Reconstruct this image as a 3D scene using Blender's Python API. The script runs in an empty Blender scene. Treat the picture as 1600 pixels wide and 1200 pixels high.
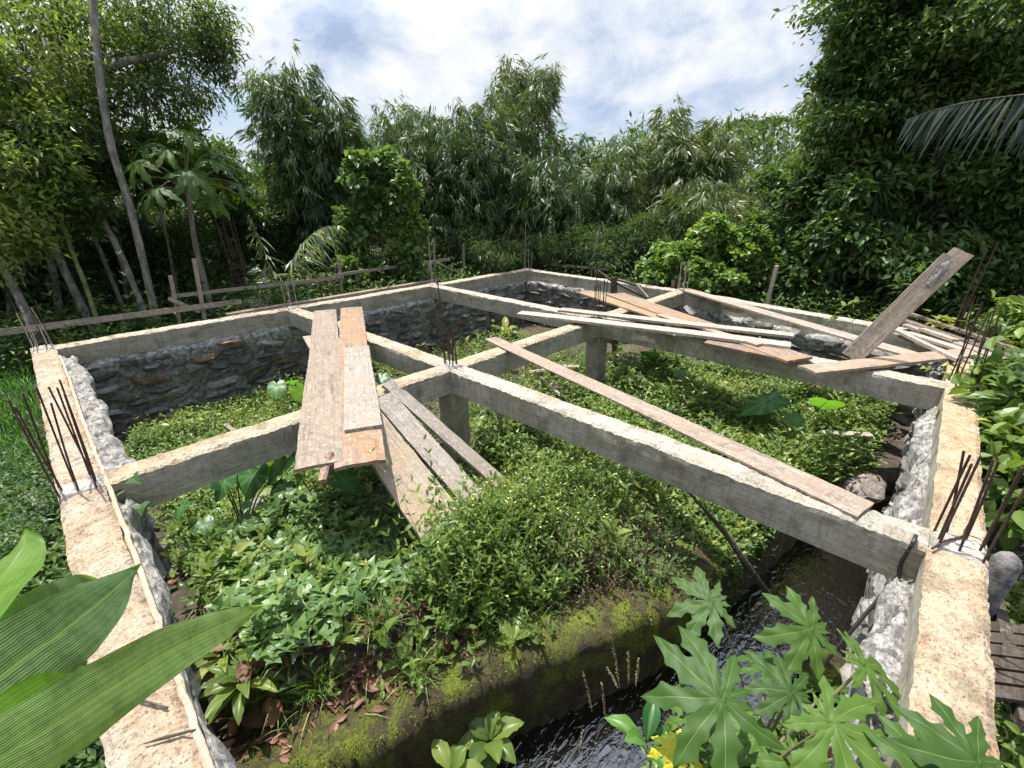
import bpy, bmesh, math, random
import numpy as np
from mathutils import Vector, Matrix
SC = bpy.context.scene
COL = SC.collection
# ------------------------------------------------------------------ camera (measured from the beam grid)
CR = np.array([0.686141540312475, -0.727435831201153, -0.006848221835771183])
CU = np.array([0.28228993307209993, 0.2575654877919722, 0.9241062780787893])
CF = np.array([0.6704641529148099, 0.6360008891370916, -0.38207419262893866])
FPX = 693.3; CAMZ = 1.5
CP = np.array([0.0, 0.0, CAMZ])
cd = bpy.data.cameras.new('camera'); cam = bpy.data.objects.new('camera', cd); COL.objects.link(cam)
m = Matrix.Identity(4)
for i in range(3):
    m[i][0] = CR[i]; m[i][1] = CU[i]; m[i][2] = -CF[i]; m[i][3] = CP[i]
cam.matrix_world = m
cd.sensor_width = 36; cd.sensor_fit = 'HORIZONTAL'; cd.lens = FPX/1600*36; cd.clip_start = 0.02; cd.clip_end = 600
SC.camera = cam
SC.view_settings.view_transform = 'Standard'; SC.view_settings.look = 'None'
SC.view_settings.gamma = 1; SC.view_settings.exposure = 0.68; SC.view_settings.use_curve_mapping = False
# ------------------------------------------------------------------ light
SUN_EL = math.radians(73); SUN_AZ = math.radians(4)          # azimuth from +Y towards +X
sdir = Vector((math.sin(SUN_AZ)*math.cos(SUN_EL), math.cos(SUN_AZ)*math.cos(SUN_EL), math.sin(SUN_EL)))
sl = bpy.data.lights.new('sun', 'SUN'); sl.energy = 4.9; sl.angle = math.radians(0.6); sl.color = (1, 0.955, 0.88)
so = bpy.data.objects.new('sun', sl); COL.objects.link(so); so.location = sdir*30
so.rotation_euler = sdir.to_track_quat('Z', 'Y').to_euler()
wd = bpy.data.worlds.new('World'); SC.world = wd; wd.use_nodes = True
nt = wd.node_tree; nt.nodes.clear()
def N(nt, t, **k):
    n = nt.nodes.new(t)
    for a, b in k.items():
        if a.startswith('i_'): n.inputs[a[2:]].default_value = b
        else: setattr(n, a, b)
    return n
def ramp(nt, stops, src=None):
    r = nt.nodes.new('ShaderNodeValToRGB'); e = r.color_ramp.elements
    while len(e) < len(stops): e.new(0.5)
    for i, (p, c) in enumerate(stops):
        e[i].position = p; e[i].color = (c[0], c[1], c[2], 1) if not isinstance(c, (int, float)) else (c, c, c, 1)
    if src is not None: nt.links.new(src, r.inputs[0])
    return r
L = nt.links.new
out = N(nt, 'ShaderNodeOutputWorld'); bg = N(nt, 'ShaderNodeBackground'); bg.inputs[1].default_value = 0.1
sky = N(nt, 'ShaderNodeTexSky', sky_type='NISHITA', sun_disc=False, sun_elevation=SUN_EL, sun_rotation=SUN_AZ, air_density=1.0, dust_density=1.5)
tc = N(nt, 'ShaderNodeTexCoord'); sep = N(nt, 'ShaderNodeSeparateXYZ'); L(tc.outputs['Generated'], sep.inputs[0])
za = N(nt, 'ShaderNodeMath', operation='ADD'); L(sep.outputs[2], za.inputs[0]); za.inputs[1].default_value = 0.22
dx = N(nt, 'ShaderNodeMath', operation='DIVIDE'); L(sep.outputs[0], dx.inputs[0]); L(za.outputs[0], dx.inputs[1])
dy = N(nt, 'ShaderNodeMath', operation='DIVIDE'); L(sep.outputs[1], dy.inputs[0]); L(za.outputs[0], dy.inputs[1])
cb = N(nt, 'ShaderNodeCombineXYZ'); L(dx.outputs[0], cb.inputs[0]); L(dy.outputs[0], cb.inputs[1]); cb.inputs[2].default_value = 3.7
n1 = N(nt, 'ShaderNodeTexNoise', i_Scale=2.6, i_Detail=10, i_Roughness=0.58, i_Distortion=0.3); mpw = N(nt, 'ShaderNodeMapping'); mpw.inputs['Scale'].default_value = (1, 1, 1.7); mpw.inputs['Location'].default_value = (5.3, 2.9, 1.4); L(tc.outputs['Generated'], mpw.inputs[0]); L(mpw.outputs[0], n1.inputs[0])
cover = ramp(nt, [(0.4, 0.1), (0.47, 0.7), (0.54, 1.0)], n1.outputs[0])
n2 = N(nt, 'ShaderNodeTexNoise', i_Scale=4.2, i_Detail=10, i_Roughness=0.6, i_Distortion=0.25); L(mpw.outputs[0], n2.inputs[0])
ccol = ramp(nt, [(0.36, (2.7, 3.4, 4.8)), (0.45, (3.9, 4.5, 5.6)), (0.52, (5.1, 5.5, 6.1)), (0.6, (6.3, 6.4, 6.7))], n2.outputs[0])
mixc = N(nt, 'ShaderNodeMix', data_type='RGBA'); L(cover.outputs[0], mixc.inputs['Factor'])
vd_ = N(nt, 'ShaderNodeVectorMath', operation='DOT_PRODUCT'); L(tc.outputs['Generated'], vd_.inputs[0]); vd_.inputs[1].default_value = sdir       # cloud round the out-of-view sun, brightened to add fill light
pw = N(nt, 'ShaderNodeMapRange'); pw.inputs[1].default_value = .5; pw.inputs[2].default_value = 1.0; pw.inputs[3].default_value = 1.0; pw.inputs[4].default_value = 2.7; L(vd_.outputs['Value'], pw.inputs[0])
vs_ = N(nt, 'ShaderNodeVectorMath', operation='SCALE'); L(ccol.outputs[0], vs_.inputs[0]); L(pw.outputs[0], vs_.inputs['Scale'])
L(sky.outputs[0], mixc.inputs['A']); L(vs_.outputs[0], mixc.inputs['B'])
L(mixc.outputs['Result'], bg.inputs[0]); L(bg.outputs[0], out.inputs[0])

# ------------------------------------------------------------------ helpers
def ray(x, y): return (x-800)*CR + (600-y)*CU + FPX*CF
def at(x, y, z=0.0):                 # measured photo point on the level z
    d = ray(x, y); return CP + d*(z-CAMZ)/d[2]
def atd(x, y, D):                    # measured photo point at ground distance D
    d = ray(x, y); return CP + d*D/math.hypot(d[0], d[1])
rng = np.random.default_rng(7); random.seed(7)
def tag(o, label=None, cat=None, group=None, kind=None):
    if label: o['label'] = label
    if cat: o['category'] = cat
    if group: o['group'] = group
    if kind: o['kind'] = kind
    return o
def thing(name, loc, label, cat, group=None, kind=None):
    o = bpy.data.objects.new(name, None); COL.objects.link(o); o.location = loc; o.empty_display_size = 0.1
    return tag(o, label, cat, group, kind)
class Acc:
    """collects vertices and faces as arrays; build() links them as ONE mesh object"""
    def __init__(s): s.v = []; s.f = []; s.r = []; s.q = []; s.m = []; s.n = 0; s.smooth = False
    def add(s, V, F, rnd=0.5, q=0.0, mat=0):
        V = np.asarray(V, float).reshape(-1, 3); k = len(V)
        for fs in (F if isinstance(F, list) and len(F) and isinstance(F[0], np.ndarray) else [np.asarray(F, int)]):
            s.f.append(fs + s.n); s.m.append(np.full(len(fs), mat, int) if np.isscalar(mat) else np.asarray(mat, int))
        s.v.append(V); s.r.append(np.broadcast_to(np.asarray(rnd, float), (k,))); s.q.append(np.broadcast_to(np.asarray(q, float), (k,)))
        s.n += k
    def build(s, name, mats, parent=None, smooth=False, loc=None):
        me = bpy.data.meshes.new(name)
        V = np.concatenate(s.v)
        if parent is not None and loc is None: V = V - np.array(parent.matrix_basis.translation if parent.parent is None else (parent.matrix_basis.translation + parent.parent.matrix_basis.translation))
        if loc is not None: V = V - np.array(loc)
        me.vertices.add(len(V)); me.vertices.foreach_set('co', V.astype(np.float32).ravel())
        sizes = np.concatenate([np.full(len(f), f.shape[1], int) for f in s.f]); idx = np.concatenate([f.ravel() for f in s.f])
        me.loops.add(len(idx)); me.loops.foreach_set('vertex_index', idx.astype(np.int32))
        me.polygons.add(len(sizes)); st = np.concatenate([[0], np.cumsum(sizes)[:-1]])
        me.polygons.foreach_set('loop_start', st.astype(np.int32)); me.polygons.foreach_set('loop_total', sizes.astype(np.int32))
        me.polygons.foreach_set('material_index', np.concatenate(s.m).astype(np.int32))
        me.polygons.foreach_set('use_smooth', np.full(len(sizes), smooth))
        a = me.attributes.new('rnd', 'FLOAT', 'POINT'); a.data.foreach_set('value', np.concatenate(s.r).astype(np.float32))
        a = me.attributes.new('mark', 'FLOAT', 'POINT'); a.data.foreach_set('value', np.concatenate(s.q).astype(np.float32))
        me.update(calc_edges=True); me.validate()
        for mm in (mats if isinstance(mats, (list, tuple)) else [mats]): me.materials.append(mm)
        o = bpy.data.objects.new(name, me); COL.objects.link(o)
        if parent is not None: o.parent = parent
        if loc is not None: o.location = loc
        return o
def nrm(a): return a/np.maximum(np.linalg.norm(a, axis=-1, keepdims=True), 1e-9)
def tube(acc, pts, rad, sides=6, rnd=0.5, q=0.0, mat=0, caps=True):
    P = np.asarray(pts, float); n = len(P); rad = np.broadcast_to(np.asarray(rad, float), (n,))
    T = nrm(np.gradient(P, axis=0)); ref = np.array([0.0, 0, 1]) if abs(T[0][2]) < 0.9 else np.array([1.0, 0, 0])
    A = nrm(np.cross(T, ref)); B = np.cross(T, A)
    th = np.linspace(0, 2*math.pi, sides, endpoint=False)
    V = P[:, None] + rad[:, None, None]*(np.cos(th)[None, :, None]*A[:, None] + np.sin(th)[None, :, None]*B[:, None])
    i = np.arange(n-1)[:, None]*sides; j = np.arange(sides)[None]; j2 = (j+1) % sides
    F = np.stack([i+j, i+j2, i+sides+j2, i+sides+j], -1).reshape(-1, 4)
    acc.add(V.reshape(-1, 3), F, rnd, q, mat)
    if caps:
        acc.f.append((np.arange(sides)[::-1] + acc.n - n*sides)[None]); acc.m.append(np.array([mat]))
        acc.f.append((np.arange(sides) + acc.n - sides)[None]); acc.m.append(np.array([mat]))
def curve(pts, n):
    """smooth curve (Catmull-Rom) through points"""
    P = np.asarray(pts, float); P = np.vstack([2*P[0]-P[1], P, 2*P[-1]-P[-2]]); k = len(P)-3
    t = np.linspace(0, k-1e-6, n); i = t.astype(int); u = (t-i)[:, None]
    a, b, c, d = P[i], P[i+1], P[i+2], P[i+3]
    return 0.5*(2*b + (c-a)*u + (2*a-5*b+4*c-d)*u**2 + (3*b-a-3*c+d)*u**3)
# leaf templates: columns x across (-.5...5), y along (0..1), z lift ; faces
T_LANCE = (np.array([[0, 0, 0], [-.5, .35, .09], [.5, .35, .09], [0, .38, 0], [0, 1, -.1]]), [np.array([[0, 3, 1], [0, 2, 3], [1, 3, 4], [3, 2, 4]])])
T_DIA = (np.array([[0, 0, 0], [-.5, .42, .06], [.5, .42, .06], [0, 1, -.05]]), [np.array([[0, 2, 3, 1]])])
T_OV = (np.array([[0, 0, 0], [-.34, .18, .05], [.34, .18, .05], [-.5, .48, .09], [.5, .48, .09], [0, .5, 0], [-.28, .8, .02], [.28, .8, .02], [0, 1, -.1]]),
        [np.array([[0, 5, 3, 1], [0, 2, 4, 5], [3, 5, 8, 6], [5, 4, 7, 8]])])
T_HEART = (np.array([[0, .12, 0], [-.28, 0, .03], [.28, 0, .03], [-.52, .25, .08], [.52, .25, .08], [-.4, .6, .05], [.4, .6, .05], [0, 1, -.12], [0, .5, 0]]),
           [np.array([[0, 8, 3, 1], [0, 2, 4, 8], [3, 8, 7, 5], [8, 4, 6, 7]])])
T_IVY = (np.array([[0, .15, 0], [-.25, 0, .02], [.25, 0, .02], [-.6, .12, .08], [.6, .12, .08], [-.3, .42, .05], [.3, .42, .05], [0, 1, -.12], [0, .45, 0]]),
         [np.array([[0, 8, 5, 3], [0, 4, 6, 8], [5, 8, 7, 7], [8, 6, 7, 7]])[:2], np.array([[0, 3, 1], [0, 2, 4], [5, 8, 7], [8, 6, 7]])])
T_GRASS = (np.array([[-.5, 0, 0], [.5, 0, 0], [-.42, .35, .08], [.42, .35, .08], [-.3, .7, .02], [.3, .7, .02], [0, 1, -.2]]),
           [np.array([[0, 1, 3, 2], [2, 3, 5, 4]]), np.array([[4, 5, 6]])])
def leaves(acc, P, D, Nn, Ln, W, tmpl=T_LANCE, rnd=None, mat=0):
    P = np.asarray(P, float); n = len(P)
    if n == 0: return
    D = nrm(np.asarray(D, float)); S = nrm(np.cross(D, Nn)); Nn = np.cross(S, D)
    Ln = np.broadcast_to(Ln, (n,)); W = np.broadcast_to(W, (n,))
    tv, tf = tmpl; k = len(tv)
    V = P[:, None] + tv[None, :, 0:1]*W[:, None, None]*S[:, None] + tv[None, :, 1:2]*Ln[:, None, None]*D[:, None] + tv[None, :, 2:3]*Ln[:, None, None]*Nn[:, None]
    if rnd is None: rnd = rng.random(n)
    off = (np.arange(n)*k)[:, None, None]
    base = acc.n
    for j, f in enumerate(tf):
        acc.f.append((f[None] + off).reshape(-1, f.shape[1]) + base); acc.m.append(np.full(n*len(f), mat))
    acc.v.append(V.reshape(-1, 3)); acc.r.append(np.repeat(rnd, k)); acc.q.append(np.zeros(n*k)); acc.n += n*k
def rdir(n):
    a = rng.normal(size=(n, 3)); return nrm(a)
def hnoise(x, y, s=1.0, seed=0.0):
    x = x*s + seed*3.1; y = y*s + seed*1.7
    return (np.sin(x*1.3 + 1.7*np.sin(y*.9)) + np.sin(y*1.7 + 1.3*np.sin(x*1.1+2)) + .6*np.sin(x*2.9 + y*2.3) + .5*np.sin(x*4.7-y*3.9+1))/3.1
def box(acc, p0, p1, w, h, rnd=.5, mat=0, up=(0, 0, 1), w2=None):
    """a straight batten from p0 to p1, centred, w across, h along up"""
    p0 = np.asarray(p0, float); p1 = np.asarray(p1, float); d = nrm(p1-p0); up = np.asarray(up, float)
    if abs(d @ up) > .98: up = np.array([0, 1.0, 0])
    s = nrm(np.cross(d, up)); u = np.cross(s, d); V = []
    for p, ww in ((p0, w), (p1, w2 or w)):
        for a, b in ((-1, -1), (1, -1), (1, 1), (-1, 1)): V.append(p + s*a*ww/2 + u*b*h/2)
    acc.add(V, [np.array([[0, 1, 2, 3], [7, 6, 5, 4], [0, 4, 5, 1], [1, 5, 6, 2], [2, 6, 7, 3], [3, 7, 4, 0]])], rnd, 0, mat)
def rock_pts(nrow=5, seed=0):
    r = np.random.default_rng(seed); bm = bmesh.new()
    for p in nrm(r.normal(size=(15, 3)))*np.array([1, .8, .75])*r.uniform(.82, 1.05, (15, 1)): bm.verts.new(p)
    res = bmesh.ops.convex_hull(bm, input=bm.verts)
    bmesh.ops.delete(bm, geom=list({g for g in res['geom_unused']+res['geom_interior'] if isinstance(g, bmesh.types.BMVert)}), context='VERTS')
    bmesh.ops.triangulate(bm, faces=bm.faces[:]); bm.verts.ensure_lookup_table()
    V = np.array([v.co[:] for v in bm.verts]); F = np.array([[v.index for v in f.verts] for f in bm.faces])
    bm.verts.index_update(); F = np.array([[v.index for v in f.verts] for f in bm.faces]); bm.free()
    return V, F
ROCKS = [rock_pts(seed=i) for i in range(14)]
# ------------------------------------------------------------------ materials (all procedural)
def mat(name):
    m = bpy.data.materials.new(name); m.use_nodes = True; t = m.node_tree
    b = t.nodes['Principled BSDF']; return m, t, b
def tex(t, kind='Object', scale=(1, 1, 1)):
    c = N(t, 'ShaderNodeTexCoord'); mp = N(t, 'ShaderNodeMapping'); t.links.new(c.outputs[kind], mp.inputs[0]); mp.inputs['Scale'].default_value = scale
    return mp.outputs[0]
def noise(t, v, s, d=6, r=.6, dist=0.0):
    n = N(t, 'ShaderNodeTexNoise', i_Scale=s, i_Detail=d, i_Roughness=r, i_Distortion=dist); t.links.new(v, n.inputs[0]); return n.outputs[0]
def mixrgb(t, f, a, b, mode='MIX'):
    n = N(t, 'ShaderNodeMix', data_type='RGBA', blend_type=mode)
    for s, k in ((f, 'Factor'), (a, 'A'), (b, 'B')):
        if isinstance(s, (int, float)): n.inputs[k].default_value = s
        elif isinstance(s, tuple): n.inputs[k].default_value = (*s, 1)
        else: t.links.new(s, n.inputs[k])
    return n.outputs['Result']
def bump(t, b, h, strength=.5, dist=.01):
    n = N(t, 'ShaderNodeBump'); n.inputs['Strength'].default_value = strength; n.inputs['Distance'].default_value = dist
    t.links.new(h, n.inputs['Height']); t.links.new(n.outputs[0], b.inputs['Normal']); return n
def leafmat(name, stops, rough=.42, transl=.32, tcol=None, vein=None, spec=.5):
    m, t, b = mat(name)
    a = N(t, 'ShaderNodeAttribute', attribute_name='rnd'); r = ramp(t, stops, a.outputs['Fac'])
    col = r.outputs[0]
    if vein:
        q = N(t, 'ShaderNodeAttribute', attribute_name='mark'); col = mixrgb(t, q.outputs['Fac'], col, vein)
    t.links.new(col, b.inputs['Base Color']); b.inputs['Roughness'].default_value = rough; b.inputs['Specular IOR Level'].default_value = spec
    tr = N(t, 'ShaderNodeBsdfTranslucent'); tc_ = mixrgb(t, 1.0, col, tcol or (1.9, 1.8, .8), 'MULTIPLY'); t.links.new(tc_, tr.inputs[0])
    ms = N(t, 'ShaderNodeMixShader'); ms.inputs[0].default_value = transl
    o = t.nodes['Material Output']; t.links.new(b.outputs[0], ms.inputs[1]); t.links.new(tr.outputs[0], ms.inputs[2]); t.links.new(ms.outputs[0], o.inputs[0])
    return m
M = {}
M['bamboo'] = leafmat('bamboo_leaf', [(0, (.03, .06, .024)), (.4, (.065, .115, .042)), (.75, (.115, .175, .06)), (.93, (.18, .24, .095)), (1, (.3, .27, .15))], .46, .28)
M['bamboo_light'] = leafmat('light_bamboo_leaf', [(0, (.05, .085, .03)), (.5, (.115, .16, .055)), (.9, (.2, .24, .09)), (1, (.34, .3, .16))], .4, .34)
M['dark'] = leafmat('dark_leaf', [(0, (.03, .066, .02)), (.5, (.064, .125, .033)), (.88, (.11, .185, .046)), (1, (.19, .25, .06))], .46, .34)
M['tree'] = leafmat('tree_leaf', [(0, (.026, .058, .018)), (.5, (.06, .112, .03)), (.88, (.12, .175, .045)), (1, (.32, .33, .08))], .42, .42)
M['bright'] = leafmat('bright_leaf', [(0, (.07, .12, .025)), (.5, (.13, .195, .04)), (.9, (.21, .28, .06)), (1, (.36, .35, .1))], .4, .36)
M['herb'] = leafmat('herb_leaf', [(0, (.04, .08, .018)), (.35, (.09, .16, .034)), (.7, (.165, .25, .052)), (.92, (.25, .32, .085)), (1, (.42, .38, .12))], .42, .33)
M['vivid'] = leafmat('vivid_vine_leaf', [(0, (.06, .125, .025)), (.5, (.11, .2, .04)), (.9, (.19, .29, .06)), (1, (.34, .38, .1))], .42, .38)
M['vine'] = leafmat('vine_leaf', [(0, (.05, .11, .035)), (.6, (.105, .19, .055)), (1, (.18, .28, .08))], .4, .3)
M['grass'] = leafmat('grass_blade', [(0, (.06, .13, .02)), (.6, (.1, .2, .03)), (.9, (.2, .27, .06)), (1, (.42, .36, .16))], .45, .35)
M['grassd'] = leafmat('lawn_blade', [(0, (.03, .11, .012)), (.6, (.06, .18, .02)), (1, (.12, .26, .04))], .45, .35)
M['dry'] = leafmat('dry_stem', [(0, (.12, .09, .05)), (.6, (.26, .2, .12)), (1, (.4, .33, .2))], .7, .15, (1, 1, 1))
M['deadleaf'] = leafmat('dead_leaf', [(0, (.08, .04, .025)), (.5, (.18, .085, .05)), (1, (.3, .165, .105))], .6, .12, (1, .8, .6))
M['flower'] = leafmat('yellow_flower', [(0, (.75, .6, .1)), (.6, (.8, .7, .25)), (1, (.8, .8, .6))], .5, .2, (1, 1, 1))
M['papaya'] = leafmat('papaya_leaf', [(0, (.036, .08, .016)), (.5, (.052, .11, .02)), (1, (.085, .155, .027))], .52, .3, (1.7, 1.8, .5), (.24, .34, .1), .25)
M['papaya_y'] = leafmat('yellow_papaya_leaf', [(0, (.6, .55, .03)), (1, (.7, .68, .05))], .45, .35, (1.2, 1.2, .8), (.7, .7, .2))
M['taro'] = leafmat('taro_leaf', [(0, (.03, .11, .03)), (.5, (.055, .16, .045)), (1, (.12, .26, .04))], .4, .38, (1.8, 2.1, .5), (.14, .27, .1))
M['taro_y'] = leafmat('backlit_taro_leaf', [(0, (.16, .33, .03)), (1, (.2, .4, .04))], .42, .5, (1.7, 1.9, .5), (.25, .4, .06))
M['palm'] = leafmat('palm_leaflet', [(0, (.04, .085, .03)), (.6, (.09, .14, .045)), (1, (.3, .32, .2))], .3, .25)
M['palmd'] = leafmat('grey_palm_leaflet', [(0, (.015, .032, .02)), (.6, (.04, .06, .042)), (1, (.11, .135, .1))], .28, .15)
M['moss'] = leafmat('moss_tuft', [(0, (.06, .075, .012)), (.6, (.13, .155, .02)), (1, (.24, .26, .04))], .8, .2)
def big_leaf(name, c0, c1, tr):
    m, t, b = mat(name)
    q = N(t, 'ShaderNodeAttribute', attribute_name='mark'); a = N(t, 'ShaderNodeAttribute', attribute_name='rnd')
    dq = N(t, 'ShaderNodeMath', operation='MULTIPLY_ADD'); t.links.new(noise(t, tex(t), 9, 3, .5), dq.inputs[0]); dq.inputs[1].default_value = .09; t.links.new(q.outputs['Fac'], dq.inputs[2])
    w = N(t, 'ShaderNodeMath', operation='MULTIPLY'); t.links.new(dq.outputs[0], w.inputs[0]); w.inputs[1].default_value = 190.0
    s = N(t, 'ShaderNodeMath', operation='SINE'); t.links.new(w.outputs[0], s.inputs[0])
    w3 = N(t, 'ShaderNodeMath', operation='MULTIPLY'); t.links.new(dq.outputs[0], w3.inputs[0]); w3.inputs[1].default_value = 61.0
    s3 = N(t, 'ShaderNodeMath', operation='SINE'); t.links.new(w3.outputs[0], s3.inputs[0])
    ad = N(t, 'ShaderNodeMath', operation='ADD'); t.links.new(s.outputs[0], ad.inputs[0]); t.links.new(s3.outputs[0], ad.inputs[1])
    r = ramp(t, [(0, c0), (.55, c1), (1, c1)]); mr = N(t, 'ShaderNodeMapRange'); mr.inputs[1].default_value = -2; mr.inputs[2].default_value = 2; t.links.new(ad.outputs[0], mr.inputs[0]); t.links.new(mr.outputs[0], r.inputs[0])
    sp = noise(t, tex(t), 38, 5, .6); blot = ramp(t, [(.3, .7), (.45, .95), (.6, 1.12)], sp); col0 = mixrgb(t, 1.0, r.outputs[0], blot.outputs[0], 'MULTIPLY')
    col = mixrgb(t, a.outputs['Fac'], col0, (.3, .42, .12))
    t.links.new(col, b.inputs['Base Color']); b.inputs['Roughness'].default_value = .38
    bump(t, b, ad.outputs[0], .4, .0009)
    tr_ = N(t, 'ShaderNodeBsdfTranslucent'); t.links.new(mixrgb(t, 1.0, col, (1.9, 1.9, .35), 'MULTIPLY'), tr_.inputs[0])
    ms = N(t, 'ShaderNodeMixShader'); ms.inputs[0].default_value = tr
    o = t.nodes['Material Output']; t.links.new(b.outputs[0], ms.inputs[1]); t.links.new(tr_.outputs[0], ms.inputs[2]); t.links.new(ms.outputs[0], o.inputs[0])
    return m
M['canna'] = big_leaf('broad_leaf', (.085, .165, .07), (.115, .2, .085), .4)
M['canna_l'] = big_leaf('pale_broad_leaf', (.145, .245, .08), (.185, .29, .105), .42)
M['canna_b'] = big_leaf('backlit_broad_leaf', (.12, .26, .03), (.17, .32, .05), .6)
# concrete top: rough, pebbly, cream with ochre stains and dark pits
m, t, b = mat('rough_concrete_top'); v = tex(t)
n_big = noise(t, v, 2.6, 5, .6, .6); n_mid = noise(t, v, 24, 9, .78); n_f = noise(t, v, 90, 6, .75)
c = ramp(t, [(.3, (.5, .47, .41)), (.46, (.44, .37, .28)), (.57, (.46, .31, .18)), (.7, (.53, .49, .42))], n_big).outputs[0]
c2 = ramp(t, [(.34, (.13, .105, .085)), (.43, (.32, .28, .22)), (.52, (.48, .435, .36)), (.7, (.6, .56, .48))], n_mid).outputs[0]
c = mixrgb(t, .52, c, c2)
pits = ramp(t, [(.38, .12), (.47, 1.0)], n_f).outputs[0]; c = mixrgb(t, .75, c, pits, 'MULTIPLY')
a = N(t, 'ShaderNodeAttribute', attribute_name='rnd'); c = mixrgb(t, a.outputs['Fac'], c, mixrgb(t, .5, c2, (.55, .54, .5)))
gs = ramp(t, [(.5, 0.0), (.62, .75)], noise(t, v, 5.5, 6, .65, .5)).outputs[0]; c = mixrgb(t, gs, c, mixrgb(t, 1.0, c, (.55, .56, .56), 'MULTIPLY'))
oi = N(t, 'ShaderNodeObjectInfo'); c = mixrgb(t, 1.0, c, oi.outputs['Color'], 'MULTIPLY')
t.links.new(c, b.inputs['Base Color']); b.inputs['Roughness'].default_value = .92; b.inputs['Specular IOR Level'].default_value = .25
vo = N(t, 'ShaderNodeTexVoronoi', i_Scale=55.0); t.links.new(v, vo.inputs[0])
hsum = N(t, 'ShaderNodeMath', operation='ADD'); t.links.new(n_mid, hsum.inputs[0]); t.links.new(vo.outputs['Distance'], hsum.inputs[1])
h2 = N(t, 'ShaderNodeMath', operation='ADD'); t.links.new(hsum.outputs[0], h2.inputs[0]); t.links.new(n_f, h2.inputs[1])
bump(t, b, h2.outputs[0], .9, .009); M['ctop'] = m
# concrete side: cast against planks: grey, horizontal board grain, stains
m, t, b = mat('board_marked_concrete_side'); v = tex(t); vs = tex(t, 'Object', (1.2, 1.2, 26))
g = noise(t, vs, 3.2, 7, .65, .4); n_b = noise(t, v, 2.4, 5, .6, .8); n_f = noise(t, v, 45, 6, .7)
c = ramp(t, [(.34, (.23, .2, .15)), (.5, (.38, .335, .26)), (.66, (.5, .45, .36))], g).outputs[0]
c2 = ramp(t, [(.32, (.22, .2, .14)), (.5, (.4, .365, .3)), (.68, (.52, .49, .44))], n_b).outputs[0]
c = mixrgb(t, .55, c, c2); c = mixrgb(t, .55, c, ramp(t, [(.35, .55), (.55, 1.0)], n_f).outputs[0], 'MULTIPLY')
gr = ramp(t, [(.52, 0.0), (.66, .6)], noise(t, v, 5, 6, .7, .6)).outputs[0]; c = mixrgb(t, gr, c, (.105, .1, .045))
vst = tex(t, 'Object', (9, 9, .8)); drip = ramp(t, [(.52, 0.0), (.66, .3)], noise(t, vst, 3, 6, .6, .3)).outputs[0]; c = mixrgb(t, drip, c, (.1, .092, .075))
t.links.new(c, b.inputs['Base Color']); b.inputs['Roughness'].default_value = .88; b.inputs['Specular IOR Level'].default_value = .3
hh = N(t, 'ShaderNodeMath', operation='ADD'); t.links.new(g, hh.inputs[0]); t.links.new(n_f, hh.inputs[1]); bump(t, b, hh.outputs[0], .7, .007); M['cside'] = m
# rough mortar of the footing shelf
m, t, b = mat('rough_mortar'); v = tex(t)
n1_ = noise(t, v, 13, 10, .8, .6); n_f = noise(t, v, 70, 6, .75)
c = ramp(t, [(.34, (.1, .096, .085)), (.44, (.27, .26, .24)), (.53, (.42, .41, .38)), (.7, (.58, .57, .53))], n1_).outputs[0]
c = mixrgb(t, .8, c, ramp(t, [(.38, .2), (.5, 1.0)], n_f).outputs[0], 'MULTIPLY')
vo = N(t, 'ShaderNodeTexVoronoi', i_Scale=19.0); t.links.new(v, vo.inputs[0]); c = mixrgb(t, .75, c, ramp(t, [(.45, 1.0), (.75, .25)], vo.outputs['Distance']).outputs[0], 'MULTIPLY')  # shade of crevices put into the colour as dark cell edges
t.links.new(c, b.inputs['Base Color']); b.inputs['Roughness'].default_value = .93
hh = N(t, 'ShaderNodeMath', operation='ADD'); t.links.new(n1_, hh.inputs[0]); t.links.new(n_f, hh.inputs[1]); bump(t, b, hh.outputs[0], .8, .012); M['mortar'] = m
# stone
m, t, b = mat('dark_river_stone'); v = tex(t)
a = N(t, 'ShaderNodeAttribute', attribute_name='rnd')
c = ramp(t, [(0, (.05, .049, .046)), (.45, (.11, .107, .1)), (.75, (.19, .186, .176)), (.9, (.3, .295, .28)), (.95, (.13, .085, .055)), (1, (.17, .1, .06))], a.outputs['Fac']).outputs[0]
n1_ = noise(t, v, 14, 8, .7, .5); c = mixrgb(t, .8, c, ramp(t, [(.3, .4), (.5, 1.0), (.68, 2.2)], n1_).outputs[0], 'MULTIPLY')
dr = ramp(t, [(.58, 0.0), (.7, .75)], noise(t, tex(t, 'Object', (14, 14, 2.2)), 1.2, 5, .6)).outputs[0]; c = mixrgb(t, dr, c, (.32, .32, .3))
t.links.new(c, b.inputs['Base Color']); b.inputs['Roughness'].default_value = .62; bump(t, b, n1_, .8, .02); M['stone'] = m
m, t, b = mat('dark_joint_mortar'); v = tex(t)
n1_ = noise(t, v, 18, 8, .7); c = ramp(t, [(.35, (.06, .058, .054)), (.6, (.25, .24, .225))], n1_).outputs[0]
t.links.new(c, b.inputs['Base Color']); b.inputs['Roughness'].default_value = .9; bump(t, b, n1_, .8, .02); M['joint'] = m
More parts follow.
